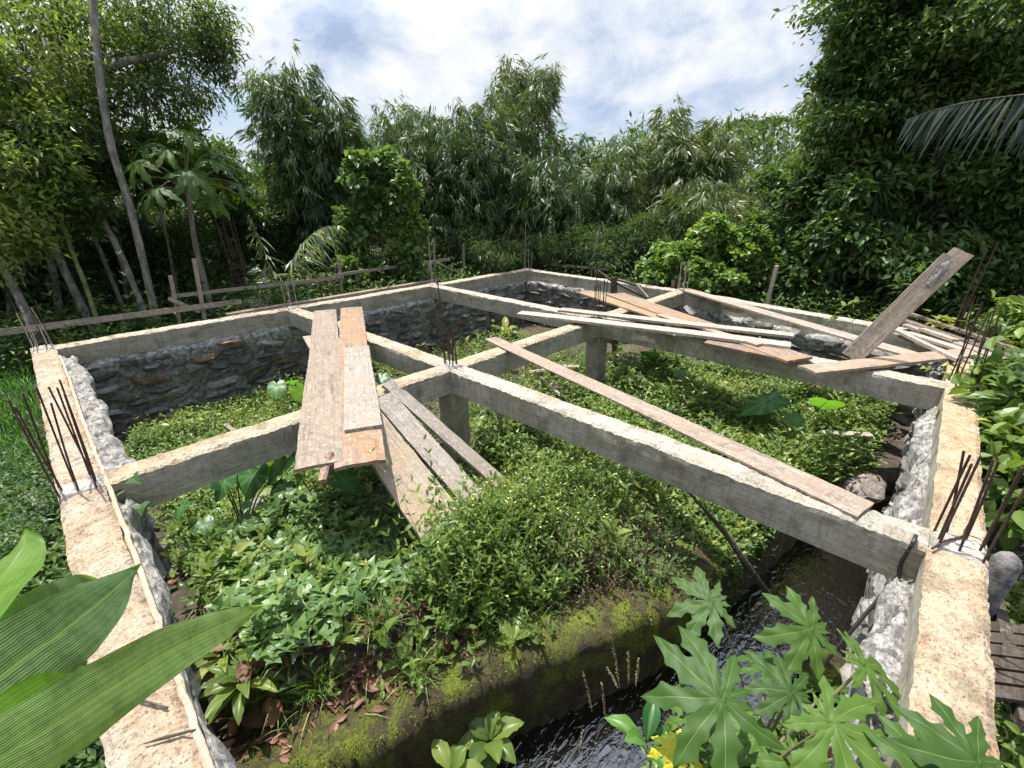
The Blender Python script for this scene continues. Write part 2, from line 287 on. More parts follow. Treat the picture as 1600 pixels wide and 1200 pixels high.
# timber
def wood(name, dark, mid, light, stain, spots=.5):
    m, t, b = mat(name); vs = tex(t, 'Object', (.8, 26, 26)); v = tex(t)
    oi = N(t, 'ShaderNodeObjectInfo')
    add = N(t, 'ShaderNodeVectorMath', operation='ADD'); t.links.new(vs, add.inputs[0])
    sc_ = N(t, 'ShaderNodeMath', operation='MULTIPLY'); t.links.new(oi.outputs['Random'], sc_.inputs[0]); sc_.inputs[1].default_value = 37.0
    t.links.new(sc_.outputs[0], add.inputs[1])
    g = noise(t, add.outputs[0], 2.8, 9, .62, .25); nb = noise(t, v, 3.2, 5, .6, .6); nf = noise(t, v, 55, 6, .75)
    c = ramp(t, [(.3, dark), (.46, mid), (.66, light)], g).outputs[0]
    dirt = ramp(t, [(.4, .62), (.56, 1.0)], noise(t, v, 7, 7, .7, .8)).outputs[0]; c = mixrgb(t, .8, c, dirt, 'MULTIPLY')
    st = ramp(t, [(.45, 0.0), (.6, .85)], nb).outputs[0]; c = mixrgb(t, st, c, stain)
    sp = ramp(t, [(.53, 0.0), (.62, 1.0)], noise(t, v, 24, 8, .75)).outputs[0]
    spm = N(t, 'ShaderNodeMath', operation='MULTIPLY'); t.links.new(sp, spm.inputs[0]); spm.inputs[1].default_value = spots
    c = mixrgb(t, spm.outputs[0], c, (.56, .54, .5)); c = mixrgb(t, .55, c, ramp(t, [(.38, .3), (.48, 1.0)], nf).outputs[0], 'MULTIPLY')
    crk = ramp(t, [(.3, .35), (.36, 1.0)], noise(t, add.outputs[0], 5.5, 4, .5)).outputs[0]; c = mixrgb(t, .45, c, crk, 'MULTIPLY')
    c = mixrgb(t, 1.0, c, oi.outputs['Color'], 'MULTIPLY')
    t.links.new(c, b.inputs['Base Color']); b.inputs['Roughness'].default_value = .82; b.inputs['Specular IOR Level'].default_value = .25
    hh = N(t, 'ShaderNodeMath', operation='ADD'); t.links.new(g, hh.inputs[0]); t.links.new(nf, hh.inputs[1]); bump(t, b, hh.outputs[0], .55, .004)
    return m
M['wgrey'] = wood('weathered_grey_plank', (.19, .155, .125), (.33, .285, .24), (.46, .425, .385), (.34, .285, .235), .6)
M['wbrown'] = wood('brown_stained_plank', (.19, .14, .11), (.31, .25, .205), (.41, .355, .3), (.38, .25, .155), .5)
M['wtan'] = wood('tan_plank', (.3, .245, .195), (.42, .36, .295), (.52, .47, .4), (.42, .33, .235), .45)
M['wdark'] = wood('dark_old_timber', (.035, .026, .02), (.08, .062, .048), (.17, .14, .115), (.06, .045, .03), .2)
# rebar
m, t, b = mat('rusty_steel'); v = tex(t)
c = ramp(t, [(.35, (.035, .022, .02)), (.55, (.085, .045, .033)), (.7, (.16, .085, .055))], noise(t, v, 30, 6, .7)).outputs[0]
t.links.new(c, b.inputs['Base Color']); b.inputs['Roughness'].default_value = .75; b.inputs['Metallic'].default_value = .25; bump(t, b, noise(t, v, 160, 3, .6), .5, .002); M['rust'] = m
m, t, b = mat('mortar_coated_steel'); v = tex(t)
c = ramp(t, [(.4, (.25, .2, .17)), (.6, (.5, .46, .42))], noise(t, v, 20, 6, .7)).outputs[0]
t.links.new(c, b.inputs['Base Color']); b.inputs['Roughness'].default_value = .85; M['rustpale'] = m
# bark
def bark(name, c0, c1, c2):
    m, t, b = mat(name); v = tex(t, 'Object', (9, 9, 2.5)); n = noise(t, v, 2.2, 8, .7, .5)
    n2_ = noise(t, tex(t), 5, 6, .6); c = ramp(t, [(.32, c0), (.5, c1), (.68, c2)], n).outputs[0]
    c = mixrgb(t, .6, c, ramp(t, [(.35, .5), (.6, 1.3)], n2_).outputs[0], 'MULTIPLY')
    t.links.new(c, b.inputs['Base Color']); b.inputs['Roughness'].default_value = .85; bump(t, b, n, .7, .015); return m
M['bark'] = bark('pale_bark', (.09, .08, .065), (.2, .185, .155), (.36, .34, .3))
M['barkd'] = bark('dark_bark', (.03, .025, .02), (.07, .06, .045), (.14, .12, .1))
M['culm'] = bark('bamboo_culm', (.08, .11, .03), (.16, .2, .06), (.26, .27, .12))
def plain(name, c, rough=.5):
    m, t, b = mat(name); n = noise(t, tex(t), 14, 5, .6)
    cc = mixrgb(t, .6, c, ramp(t, [(.35, .6), (.65, 1.35)], n).outputs[0], 'MULTIPLY'); t.links.new(cc, b.inputs['Base Color']); b.inputs['Roughness'].default_value = rough; return m
M['stem'] = plain('green_stem', (.2, .27, .08)); M['stemd'] = plain('purple_taro_stem', (.03, .018, .025), .35); M['petiole'] = plain('papaya_petiole', (.25, .22, .12), .45)
M['hose'] = plain('black_hose', (.02, .017, .015), .5)
# ground
m, t, b = mat('soil'); v = tex(t)
n1_ = noise(t, v, 1.6, 8, .65, .5); n2_ = noise(t, v, 14, 9, .7); n3_ = noise(t, v, 90, 5, .7)
c = ramp(t, [(.35, (.045, .033, .024)), (.5, (.1, .075, .055)), (.65, (.15, .12, .09))], n2_).outputs[0]
gmask = ramp(t, [(.48, 0.0), (.6, .6)], n1_).outputs[0]; c = mixrgb(t, gmask, c, (.05, .065, .02))
peb = ramp(t, [(.64, 0.0), (.7, .8)], n3_).outputs[0]; c = mixrgb(t, peb, c, (.3, .27, .22))
t.links.new(c, b.inputs['Base Color']); b.inputs['Roughness'].default_value = .95
hh = N(t, 'ShaderNodeMath', operation='ADD'); t.links.new(n2_, hh.inputs[0]); t.links.new(n3_, hh.inputs[1]); bump(t, b, hh.outputs[0], .9, .03); M['soil'] = m
# water
m, t, b = mat('dark_stream_water'); v = tex(t, 'Object', (1, 1, 1))
n1_ = noise(t, tex(t, 'Object', (1.6, 3.6, 1)), 6, 3, .5, 1.0); n2_ = noise(t, v, 17, 2, .5, .8)
b.inputs['Base Color'].default_value = (.006, .005, .004, 1); b.inputs['Roughness'].default_value = .06; b.inputs['IOR'].default_value = 2.0; b.inputs['Specular IOR Level'].default_value = .6
hh = N(t, 'ShaderNodeMath', operation='MULTIPLY_ADD'); t.links.new(n2_, hh.inputs[0]); hh.inputs[1].default_value = .35; t.links.new(n1_, hh.inputs[2]); bump(t, b, hh.outputs[0], .9, .008); M['water'] = m
# mossy concrete
m, t, b = mat('mossy_concrete'); v = tex(t)
n1_ = noise(t, v, 4.5, 8, .7, .5); n2_ = noise(t, v, 60, 6, .75)
c = ramp(t, [(.36, (.07, .052, .036)), (.47, (.09, .08, .026)), (.57, (.15, .18, .02)), (.7, (.24, .29, .03))], n1_).outputs[0]
c = mixrgb(t, .8, c, ramp(t, [(.35, .35), (.55, 1.1), (.72, 1.7)], n2_).outputs[0], 'MULTIPLY')
t.links.new(c, b.inputs['Base Color']); b.inputs['Roughness'].default_value = .95; hh = N(t, 'ShaderNodeMath', operation='ADD'); t.links.new(n1_, hh.inputs[0]); t.links.new(n2_, hh.inputs[1]); bump(t, b, hh.outputs[0], 1.0, .03); M['mossc'] = m
# ------------------------------------------------------------------ setting: terrain and stream
CH = np.array([(-.6, 1.3), (.25, .98), (.82, .82), (1.27, .6), (1.86, .32), (2.6, .14), (3.4, .0), (4.3, -.15), (5.2, -.75), (7, -2.2), (9, -5)])
def chd(x, y):
    """distance to the channel centre line and the side (+ = wall side)"""
    x = np.asarray(x, float); y = np.asarray(y, float); best = np.full(x.shape, 1e9); side = np.zeros(x.shape)
    for a, b in zip(CH[:-1], CH[1:]):
        d = b-a; L2 = d @ d; t_ = np.clip(((x-a[0])*d[0] + (y-a[1])*d[1])/L2, 0, 1)
        ex = x-a[0]-t_*d[0]; ey = y-a[1]-t_*d[1]; q = np.hypot(ex, ey); s = np.sign(d[0]*ey - d[1]*ex)
        u = q < best; best = np.where(u, q, best); side = np.where(u, s, side)
    return best, side
def sm(a, b, x):
    t_ = np.clip((x-a)/(b-a), 0, 1); return t_*t_*(3-2*t_)
def terrain(x, y):
    x = np.asarray(x, float); y = np.asarray(y, float)
    inside = sm(-.3, -.1, x)*sm(-.42, -.3, y)*(1-sm(7.9, 8.1, x))*(1-sm(7.1, 7.25, y))
    zin = -1.08 - .16*sm(3.6, 5, y) + .05*hnoise(x, y, 1.3) + .02*hnoise(x, y, 5, 2) + np.maximum(.42*(1-sm(.8, 1.9, x))*(1-sm(2.9, 3.6, y)), .45*np.exp(-(((x-1.65)/1.0)**2+((y-1.8)/.6)**2)))
    zl = -.82 + .05*hnoise(x, y, 1.1, 1); zb = -.42 + .08*hnoise(x, y, .8, 2); zr = -1.15 + .08*hnoise(x, y, 1.2, 3)
    zr = zr + .75*sm(-1.2, -2.6, y)
    zout = np.where(y > 7.1, zb, np.where(x < -.2, zl, zr)); w = sm(5.8, 8.5, x)
    zout = zout*(1-w) + zb*w
    w2 = sm(5.5, 7.5, y)*(x < -.2); zout = zout*(1-w2) + zb*w2
    z = zout*(1-inside) + zin*inside
    d, s = chd(x, y); reach = (x > -.1)
    ch = np.where(s > 0, 1-sm(.40, .46, d), 1-sm(.08+.26*sm(1.9, 2.6, x), .38+.32*sm(1.9, 2.6, x), d)); z = np.where(reach, z*(1-ch) + (-1.8)*ch, z); wl = reach & (s > 0) & (d < .85) & (inside > .5); z = np.where(wl, np.minimum(z, -.87+.25*np.clip(d-.7, 0, 1)), z)
    R = np.hypot(x-4, y-4); z = z + sm(9, 40, R)*1.2 + sm(40, 200, R)*9*(1+.3*hnoise(x, y, .02))
    return z
def axis(lo, hi, step, far):
    core = np.arange(lo, hi+1e-6, step); g = [step]; 
    while sum(g) < far: g.append(g[-1]*1.22)
    e = np.cumsum(g); return np.concatenate([lo-e[::-1], core, hi+e])
ax = axis(-1.6, 9.6, .05, 260); ay = axis(-1.6, 9.6, .05, 260)
X, Y = np.meshgrid(ax, ay, indexing='ij'); Z = terrain(X, Y); near = (X > -1.6) & (X < 9.6) & (Y > -1.6) & (Y < 9.6)
Z = Z + near*rng.normal(size=Z.shape)*.006
def gridfaces(nx, ny):
    i = np.arange(nx-1)[:, None]*ny; j = np.arange(ny-1)[None]
    return np.stack([i+j, i+ny+j, i+ny+j+1, i+j+1], -1).reshape(-1, 4)
A = Acc(); A.add(np.stack([X, Y, Z], -1).reshape(-1, 3), gridfaces(len(ax), len(ay)))
tag(A.build('ground', M['soil'], smooth=True), kind='structure')
# water ribbon following the channel
c = curve(CH, 90); T = nrm(np.gradient(c, axis=0)); Nn_ = np.stack([-T[:, 1], T[:, 0]], -1)
A = Acc(); W = np.linspace(-.62, .44, 12)
P = c[:, None] + W[None, :, None]*Nn_[:, None]; Pz = np.concatenate([P, np.full(P.shape[:2]+(1,), -1.42)], -1)
A.add(Pz.reshape(-1, 3), gridfaces(90, 12)); tag(A.build('water', M['water'], smooth=True), kind='structure')

# ------------------------------------------------------------------ the concrete frame: ring beams and inner beams on short columns
frame = thing('concrete_foundation_frame', (2.58, 3.27, -1.1), 'unfinished cast concrete grid of foundation beams with starter bars at the crossings', 'foundation frame')
def beam(name, p0, p1, w=.2, dep=.235, z0=0.0, z1=0.0, base=0.0, col=(1, 1, 1, 1), seg=.025, rough=1.0):
    """beam between two plan points on its centre line; rough trowelled top, board-cast sides"""
    p0 = np.array(p0, float); p1 = np.array(p1, float); Ln = np.linalg.norm(p1-p0); d = (p1-p0)/Ln; s = np.array([-d[1], d[0]])
    n = max(8, int(Ln/seg)); t_ = np.linspace(0, 1, n); nt_ = 9; sd = rng.uniform(0, 50)
    u = np.linspace(-1, 1, nt_); k = np.arange(n)
    ctr = p0[None]+t_[:, None]*(p1-p0)[None]
    def walk(sc, a):
        r = rng.normal(size=n+30); ker = np.exp(-np.linspace(-2, 2, sc)**2); return a*np.convolve(r, ker/np.sqrt((ker**2).sum()), 'same')[:n]
    zt = z0+(z1-z0)*t_ + walk(35, .0032) + walk(9, .001)
    eL = walk(21, .0018)+walk(5, .0014); eR = walk(21, .0018)+walk(5, .0014)
    TOP = np.zeros((n, nt_, 3))
    for j in range(nt_):
        off = u[j]*w/2 + (eR if u[j] > 0 else eL)*abs(u[j])**3
        TOP[:, j, :2] = ctr + off[:, None]*s; TOP[:, j, 2] = zt + .0018*rough*rng.normal(size=n) - (.010+.006*np.abs(walk(7, 1)))*(abs(u[j]) > .99)*rough
    A = Acc(); A.add(TOP.reshape(-1, 3), gridfaces(n, nt_)[:, ::-1], base, 0, 0)
    for sg, e in ((-1, TOP[:, 0]), (1, TOP[:, -1])):
        rows = []
        for q in (0, .12, .4, .7, 1.0):
            r = e.copy(); wv = walk(30, .002)
            tgt = ctr + sg*(w/2)*s
            r[:, :2] = e[:, :2]*(1-min(1, q*6)) + (tgt+wv[:, None]*s)*min(1, q*6); r[:, 2] = e[:, 2]*(1-q) + (z0+(z1-z0)*t_-dep)*q
            rows.append(r)
        G = np.stack(rows, 1); F = gridfaces(n, 5); A.add(G.reshape(-1, 3), F if sg > 0 else F[:, ::-1], .5, 0, 1)
        if sg < 0: bl = G[:, -1]
        else: br = G[:, -1]
    A.add(np.stack([bl, br], 1).reshape(-1, 3), gridfaces(n, 2), .5, 0, 1)
    for i, fl in ((0, 1), (n-1, -1)):
        q = np.array([bl[i], br[i], TOP[i, -1], TOP[i, 0]]); A.add(q, np.array([[0, 1, 2, 3]])[:, ::fl], .5, 0, 1)
    o = A.build(name, [M['ctop'], M['cside']], frame); o.color = col
    return o
h = .1
NI = (7.85, 3.27); NK = (7.06, -.39); NG = (8.06, 7.12)
W1 = (1.06, 1.02, .98, 1)
beam('beam', (-.16, -.29), (-.16, 7.03), .2, z0=0, col=(1.05, .98, .92, 1), seg=.014)                                     # left wall beam
beam('beam', (-.26, 7.13), (8.16, 7.13), .2, z0=0.002, col=(1.12, 1.12, 1.12, 1))                        # back wall beam
beam('beam', (-.26, -.39), (7.1, -.39), .2, z0=.001, col=(1.1, .96, .82, 1), seg=.014)                   # right wall beam
beam('beam', (-.06, 3.27), (NI[0]-.11, 3.27), .2, z0=0.003, col=(1.06, 1.0, .92, 1), seg=.018)            # long inner beam
for x in (2.58,):
    beam('beam', (x, -.29), (x, 3.17), .2, z0=.0, base=.3, seg=.014); beam('beam', (x, 3.37), (x, 7.03), .2)
beam('beam', (5.2, -.29), (5.2, 3.17), .2, base=.35, z0=-.005); beam('beam', (5.2, 3.37), (5.25, 7.03), .2, base=.3)
beam('beam', (NK[0], -.29), (NI[0], 3.2), .2, base=.4); beam('beam', (NI[0]+.005, 3.34), (NG[0], 7.03), .2, base=.4)
# columns at the crossings with their starter bars
def column(x, y, zb, w=.21, top=-.2, bars=8, bh=.45, spread=.07, lean=(0, 0), tall=0, name='column', patch=True, pale=False, brad=.0055):
    A = Acc(); k = w/2; n = 14
    ring = np.array([(-k, -k), (0, -k), (k, -k), (k, 0), (k, k), (0, k), (-k, k), (-k, 0)])*.999
    Zs = np.linspace(zb, top, n); V = np.array([[(x+a+rng.normal()*.0015, y+b+rng.normal()*.0015, z) for a, b in ring] for z in Zs])
    i = np.arange(n-1)[:, None]*8; j = np.arange(8)[None]; F = np.stack([i+j, i+(j+1) % 8, i+8+(j+1) % 8, i+8+j], -1).reshape(-1, 4)
    A.add(V.reshape(-1, 3), F, .5, 0, 0); A.add(V[-1], [np.arange(8)[None]], .5, 0, 0)
    c = A.build(name, [M['cside'], M['ctop']], frame)
    if patch:                                   # rough collar of mortar round the bars
        A = Acc(); g = np.linspace(-1, 1, 15); GX, GY = np.meshgrid(g, g, indexing='ij'); r = np.maximum(abs(GX), abs(GY))
        GZ = .012*(1-r**4) + .004*rng.normal(size=GX.shape)*(r < .9) - .016*(r > .95)
        A.add(np.stack([x+GX*.098, y+GY*.098, GZ+.004], -1).reshape(-1, 3), gridfaces(15, 15), .9); A.build('mortar_patch', M['ctop'], c)
    for q in range(bars):
        a = q/bars*2*math.pi + .4; r = spread*(1 if q % 2 else .8)
        sx = x+r*max(-1, min(1, 1.35*math.cos(a))); sy = y+r*max(-1, min(1, 1.35*math.sin(a)))
        hh_ = bh*rng.uniform(.86, 1.1) + (tall if q == 1 else 0); lx = lean[0]+rng.normal()*.045; ly = lean[1]+rng.normal()*.045
        pts = [(sx, sy, -.05), (sx+lx*.4*hh_, sy+ly*.4*hh_, hh_*.4), (sx+lx*hh_+rng.normal()*.006, sy+ly*hh_, hh_)]
        A = Acc(); tube(A, curve(pts, 6), brad, 6); A.build('rebar', M['rustpale'] if pale and q % 3 else M['rust'], c)
    return c
column(-.16, 7.13, -1.2, bars=8, bh=.48, spread=.085, pale=True)
column(-.16, 3.27, -1.2, bars=9, bh=.6, spread=.085, brad=.0052, lean=(.02, .02))
column(2.60, -.39, -1.7, bars=9, bh=.47, spread=.085, brad=.0052)
column(5.22, -.39, -1.5, bars=8, bh=.66, spread=.085, brad=.0052, lean=(.0, .02))
column(2.58, 3.27, -1.3, bars=8, bh=.46, spread=.055, tall=.5)
column(5.2, 3.27, -1.5, bars=8, bh=.5, spread=.07, tall=.35)
column(2.58, 7.13, -1.2, bars=6, bh=.42, spread=.07, pale=True)
column(5.3, 7.13, -1.2, bars=7, bh=.42, spread=.075, tall=.45, pale=True)
column(8.06, 7.12, -1.2, bars=6, bh=.44, spread=.075, tall=.6, pale=True)
column(7.85, 3.27, -1.4, bars=9, bh=.5, spread=.08, pale=True)
column(7.0, -.39, -1.2, bars=4, bh=.2, spread=.07)
def sv(x, y, v):
    d = ray(x, y); return CP + d*v/d[1]
def su(x, y, u): d = ray(x, y); return CP + d*u/d[0]
# bent rod and black hose at the near right column
A = Acc(); tube(A, curve([(2.46, -.3, .02), (2.55, -.34, .03), (2.66, -.4, .02), (2.72, -.41, .03), (2.72, -.42, .2)], 14), .0055, 6); A.build('bent_rod', M['rust'], frame)
A = Acc(); tube(A, curve([(2.52, -.24, .02), (2.46, -.235, .005), su(1408, 880, 2.462), su(1402, 905, 2.462), (2.4, -.2, -.3), (2.25, -.13, -.5), (2.1, -.05, -.8), (2.0, .02, -1.3)], 26), .009, 7); tag(A.build('hose', M['hose']), 'thin black hose hanging from the near right beam joint down to the stream', 'hose')

# ------------------------------------------------------------------ rubble footing walls
def stone_wall(name, p0, p1, nrm_, ztop, zbot, label, prot=.1, shelf=.0, back=.12, capz=-.235, size=1.0, shelf_noise=.04):
    p0 = np.array(p0, float); p1 = np.array(p1, float); Ln = np.linalg.norm(p1-p0); d = (p1-p0)/Ln; nn = np.array(nrm_, float)
    w = thing(name, (*((p0+p1)/2), zbot), label, 'stone wall'); sf = shelf if callable(shelf) else (lambda f: shelf+0*np.asarray(f, float)); deep = callable(shelf)
    A = Acc(); nx = int(Ln/.05)+2; nz = 24; tt = np.linspace(0, 1, nx); zz = np.linspace(zbot, ztop, nz)
    G = np.zeros((nx, nz, 3)); G[..., :2] = (p0+tt[:, None]*(p1-p0))[:, None] + (sf(tt)[:, None]+.01*rng.normal(size=(nx, nz)))[..., None]*nn; G[..., 2] = zz[None]
    A.add(G.reshape(-1, 3), gridfaces(nx, nz)); A.build('mortar_joint', M['joint'], w)
    A = Acc(); z = zbot
    while z < ztop-.03:
        hh_ = rng.uniform(.06, .12)*size; x = -rng.uniform(0, .1)
        while x < Ln:
            ww = rng.uniform(.14, .34)*size; V, F = ROCKS[rng.integers(len(ROCKS))]
            a = rng.uniform(0, 2*math.pi); tl = rng.normal()*.16
            V = V @ np.array([[math.cos(a), math.sin(a), 0], [-math.sin(a), math.cos(a), 0], [0, 0, 1]])
            sx = ww*.56; sz = hh_*.6*rng.uniform(.75, 1.15); sy = prot*rng.uniform(.7, 1.5)
            lx = V[:, 0]*sx; lz = V[:, 2]*sz; lx, lz = lx*math.cos(tl)-lz*math.sin(tl), lx*math.sin(tl)+lz*math.cos(tl)
            cx = x+ww/2; cz = min(z+hh_/2+rng.normal()*.012, ztop-.02)
            P = np.zeros((len(V), 3)); P[:, :2] = p0 + (cx+lx)[:, None]*d + (float(sf(min(1, cx/Ln)))+V[:, 1]*sy)[:, None]*nn; P[:, 2] = cz+lz
            A.add(P, F, rng.random()); x += ww*rng.uniform(.8, 1.0)
        z += hh_*.92
    A.build('stones', M['stone'], w)
    # rough mortar cap that carries the beam
    A = Acc(); nx = int(Ln/.02)+2; ny = 16; tt = np.linspace(0, 1, nx); uu = np.linspace(0, 1, ny)
    ph = rng.uniform(0, 9); edge = sf(tt)+prot*(1.0 if deep else .45)+shelf_noise*(np.sin(tt*Ln*5+ph)+.6*np.sin(tt*Ln*13+ph*2)+.5*rng.normal(size=nx).cumsum()*.05)
    G = np.zeros((nx, ny, 3)); off = -.02+uu[None]*(edge[:, None]+.02)
    G[..., :2] = (p0+tt[:, None]*(p1-p0))[:, None] + off[..., None]*nn
    G[..., 2] = capz - .02*uu[None] - .1*np.clip(uu[None]-.72, 0, 1)**1.2/.28*.6 + (.004+.0025*deep)*rng.normal(size=(nx, ny))*(uu[None] > .05) + .018*hnoise(tt[:, None]*Ln+uu*0, uu[None]*.6+tt[:, None]*0, 9, ph)*(1+.8*deep) + .009*deep*hnoise(tt[:, None]*Ln+uu*0, uu[None]*.4+tt[:, None]*0, 23, ph) + .006*deep*hnoise(tt[:, None]*Ln, uu[None]*.2, 57, ph+2)
    last = G[:, -1:].copy(); last[..., 2] -= .13+.16*deep+.04*rng.random((nx, 1)); last[..., :2] -= .05*nn
    G = np.concatenate([G, last], 1); F = gridfaces(nx, ny+1); cr = d[0]*nn[1]-d[1]*nn[0]
    A.add(G.reshape(-1, 3), F if cr > 0 else F[:, ::-1], .5); A.build('mortar_cap', M['mortar'], w, smooth=True)
    return w
stone_wall('stone_wall', (-.06, 7.03), (7.96, 7.03), (0, -1), -.27, -1.5, 'dark rubble stone footing under the back left beam', prot=.09, shelf=.02, capz=-.232, shelf_noise=.015, size=1.75)
stone_wall('stone_wall', (7.74, 3.3), (7.96, 7.03), (-1, .05), -.27, -1.4, 'rubble stone footing under the far beam, beyond the brown stained planks', prot=.09, shelf=.02, capz=-.234, shelf_noise=.015, size=1.75)
stone_wall('stone_wall', (6.96, -.29), (7.74, 3.24), (-1, .22), -.27, -1.3, 'grey rubble footing under the far right beam, behind the leaning plank', prot=.09, shelf=.02, capz=-.236, shelf_noise=.015, size=1.75)
stone_wall('stone_wall', (-.06, -.29), (-.06, 7.0), (1, 0), -.36, -1.5, 'rubble footing with a rough white mortar shelf under the left beam', prot=.06, shelf=lambda f: -.03+.03*sm(.25, .34, f)+.1*sm(.42, .52, f), capz=-.1, shelf_noise=.02, size=1.5)
stone_wall('stone_wall', (-.05, -.29), (6.95, -.29), (0, 1), -.42, -1.95, 'rubble footing with a wide broken mortar shelf under the right beam, beside the stream', prot=.06, shelf=lambda f: .035+.05*(1-sm(.18, .3, f)), capz=-.2, shelf_noise=.025, size=1.4)
# mossy channel wall
A = Acc(); cw = curve([(-.1, 1.52), (.3, 1.41), (.55, 1.32), (.99, 1.2), (1.46, .99), (2.04, .72), (2.35, .6), (2.75, .6)], 150); T = nrm(np.gradient(cw, axis=0)); Nq = np.stack([-T[:, 1], T[:, 0]], -1)
prof = [(.0, -1.85), (.0, -1.4), (-.012, -1.1), (-.008, -.93), (.012, -.875), (.05, -.85), (.12, -.84), (.22, -.84), (.3, -.85), (.42, -.95)]
G = np.zeros((150, len(prof), 3))
for j, (o_, z_) in enumerate(prof):
    oo = o_+.012*hnoise(np.arange(150)*.06, j*.5, 3, 4)+.006*rng.normal(size=150); G[:, j, :2] = cw+oo[:, None]*Nq; G[:, j, 2] = z_+.008*rng.normal(size=150)+.01*hnoise(np.arange(150)*.05, j*.4, 4, 2)
A.add(G.reshape(-1, 3), gridfaces(150, len(prof))[:, ::-1])
cwt = thing('channel_wall', (1.4, 1.4, -1.95), 'low moss covered concrete wall along the dark stream', 'channel wall')
A.build('wall_face', M['mossc'], cwt, smooth=True)
n = 9000; i = rng.integers(0, 149, n); o_ = rng.uniform(-.01, .3, n); clump = hnoise(cw[i, 0]*3, cw[i, 1]*3+o_*5, 2, 3); k = clump > -.15; i, o_ = i[k], o_[k]
P = np.zeros((k.sum(), 3)); P[:, :2] = cw[i]+o_[:, None]*Nq[i]+rng.normal(size=(k.sum(), 2))*.01; P[:, 2] = -.85-np.clip(o_-.25, 0, 1)*.4
A = Acc(); D = nrm(np.array([0, 0, 1.0])+rng.normal(size=P.shape)*.8); leaves(A, P, D, rdir(len(P)), rng.uniform(.006, .018, len(P)), .006, T_DIA)
A.build('moss', M['moss'], cwt)

# ------------------------------------------------------------------ planks and battens
WOODS = {'g': 'wgrey', 'b': 'wbrown', 't': 'wtan', 'd': 'wdark'}
def plank(label, a, b, w, th=.022, wd='g', col=1.0, name='plank', group=None, roll=0.0, bow=0.0, cat='plank', skew=0.0, w2=None, side=None):
    """a, b: centres of the top face at the two ends"""
    a = np.array(a, float); b = np.array(b, float); Ln = float(np.linalg.norm(b-a)); n = max(6, int(Ln/.05)); A = Acc(); w2 = w2 or w
    xs = np.linspace(0, Ln, n); ys = np.linspace(-.5, .5, 6); V = []
    r0 = rng.normal(size=6)*.0025; r1 = rng.normal(size=6)*.0025
    wob = .004*np.sin(xs*2.1+rng.uniform(0, 6)); cup = rng.uniform(-.006, .006); eL = .0018*rng.normal(size=n)
    top = np.zeros((n, 6, 3)); tt = xs/Ln
    for j, y in enumerate(ys):
        top[:, j, 0] = xs + (r0[j]*(1-tt)**8 - 0) + r1[j]*tt**8 + skew*y*tt**6
        top[:, j, 1] = y*(w+(w2-w)*tt) + wob + eL*(abs(y) > .4); top[:, j, 2] = cup*(4*y*y-.5) + bow*4*tt*(1-tt) - .003*(abs(y) > .49)
    bot = top.copy(); bot[..., 2] -= th
    A.add(top.reshape(-1, 3), gridfaces(n, 6)); A.add(bot.reshape(-1, 3), gridfaces(n, 6)[:, ::-1])
    for j, fl in ((0, 1), (5, -1)):
        A.add(np.stack([top[:, j], bot[:, j]], 1).reshape(-1, 3), gridfaces(n, 2)[:, ::fl])
    for i, fl in ((0, -1), (n-1, 1)):
        A.add(np.stack([top[i], bot[i]], 1).reshape(-1, 3), gridfaces(6, 2)[:, ::fl])
    o = A.build(name, M[WOODS[wd]])
    d = (b-a)/Ln; up = np.array([0, 0, 1.0]) if side is None else np.array(side, float)
    s = nrm(np.cross(up, d)); u = np.cross(d, s)
    mt = Matrix.Identity(4)
    for k in range(3): mt[k][0] = d[k]; mt[k][1] = s[k]; mt[k][2] = u[k]; mt[k][3] = a[k]
    o.matrix_world = mt @ Matrix.Rotation(roll, 4, 'X')
    c = col if isinstance(col, tuple) else (col, col, col); o.color = (*c, 1)
    return tag(o, label, cat, group)
def GP(x, y, dz=0.0):                # where the view ray of a photo point meets the ground
    d = nrm(ray(x, y)); t_ = np.arange(.4, 14, .01); P = CP+t_[:, None]*d; h_ = terrain(P[:, 0], P[:, 1]); i = np.argmax(P[:, 2] < h_); p = P[i].copy(); p[2] = h_[i]+dz; return p
def GE(x, y): return GP(x, y, .2)
G1 = 'planks stacked across the left part of the frame'
T = .024
plank('widest tan plank of the fan, its pale lower end reaching down into the plants', at(560, 640, .03), GE(700, 862), .28, T, 't', (.84, .8, .74), group=G1, w2=.36)
plank('tan plank lying flat under the stack, only its left end showing', (2.08, 5.28, .026), (1.6, 3.5, .026), .2, T, 't', (.8, .75, .7), group=G1)
plank('grey split plank in the middle of the fan, right of the tan one', at(598, 618, .035), GE(742, 812), .19, T, 'g', .92, group=G1, w2=.2)
plank('rightmost grey plank of the fan, cracked along its length', at(606, 596, .06), GE(782, 780), .16, T, 'g', .98, group=G1, w2=.18)
plank('longest wide grey plank at the left of the stack', (2.76, 6.34, .052), (.87, 2.42, .035), .3, T, 'g', (.78, .72, .65), group=G1)
plank('orange brown stained plank beside the wide grey one', (3.1, 6.22, .053), (1.04, 2.26, .033), .3, T, 'b', (.86, .76, .68), group=G1)
plank('short pale plank on top of the orange brown one', (2.14, 4.29, .08), (1.26, 2.62, .062), .25, .026, 'g', (.92, .9, .88), group=G1)
plank('short wooden block sticking out from the end of the plank stack', tuple(at(514, 706, .06)), tuple(at(501, 750, -.02)), .05, .045, 'd', (2.6, 2.2, 2.0), name='wood_block', cat='wood block')
plank('long single plank crossing from the centre node to the near right beam', (3.44, 3.6, .028), (2.6, -.04, .022), .16, .014, 'g', (.88, .79, .72), w2=.2)
G2 = 'planks heaped on the far right part of the frame'
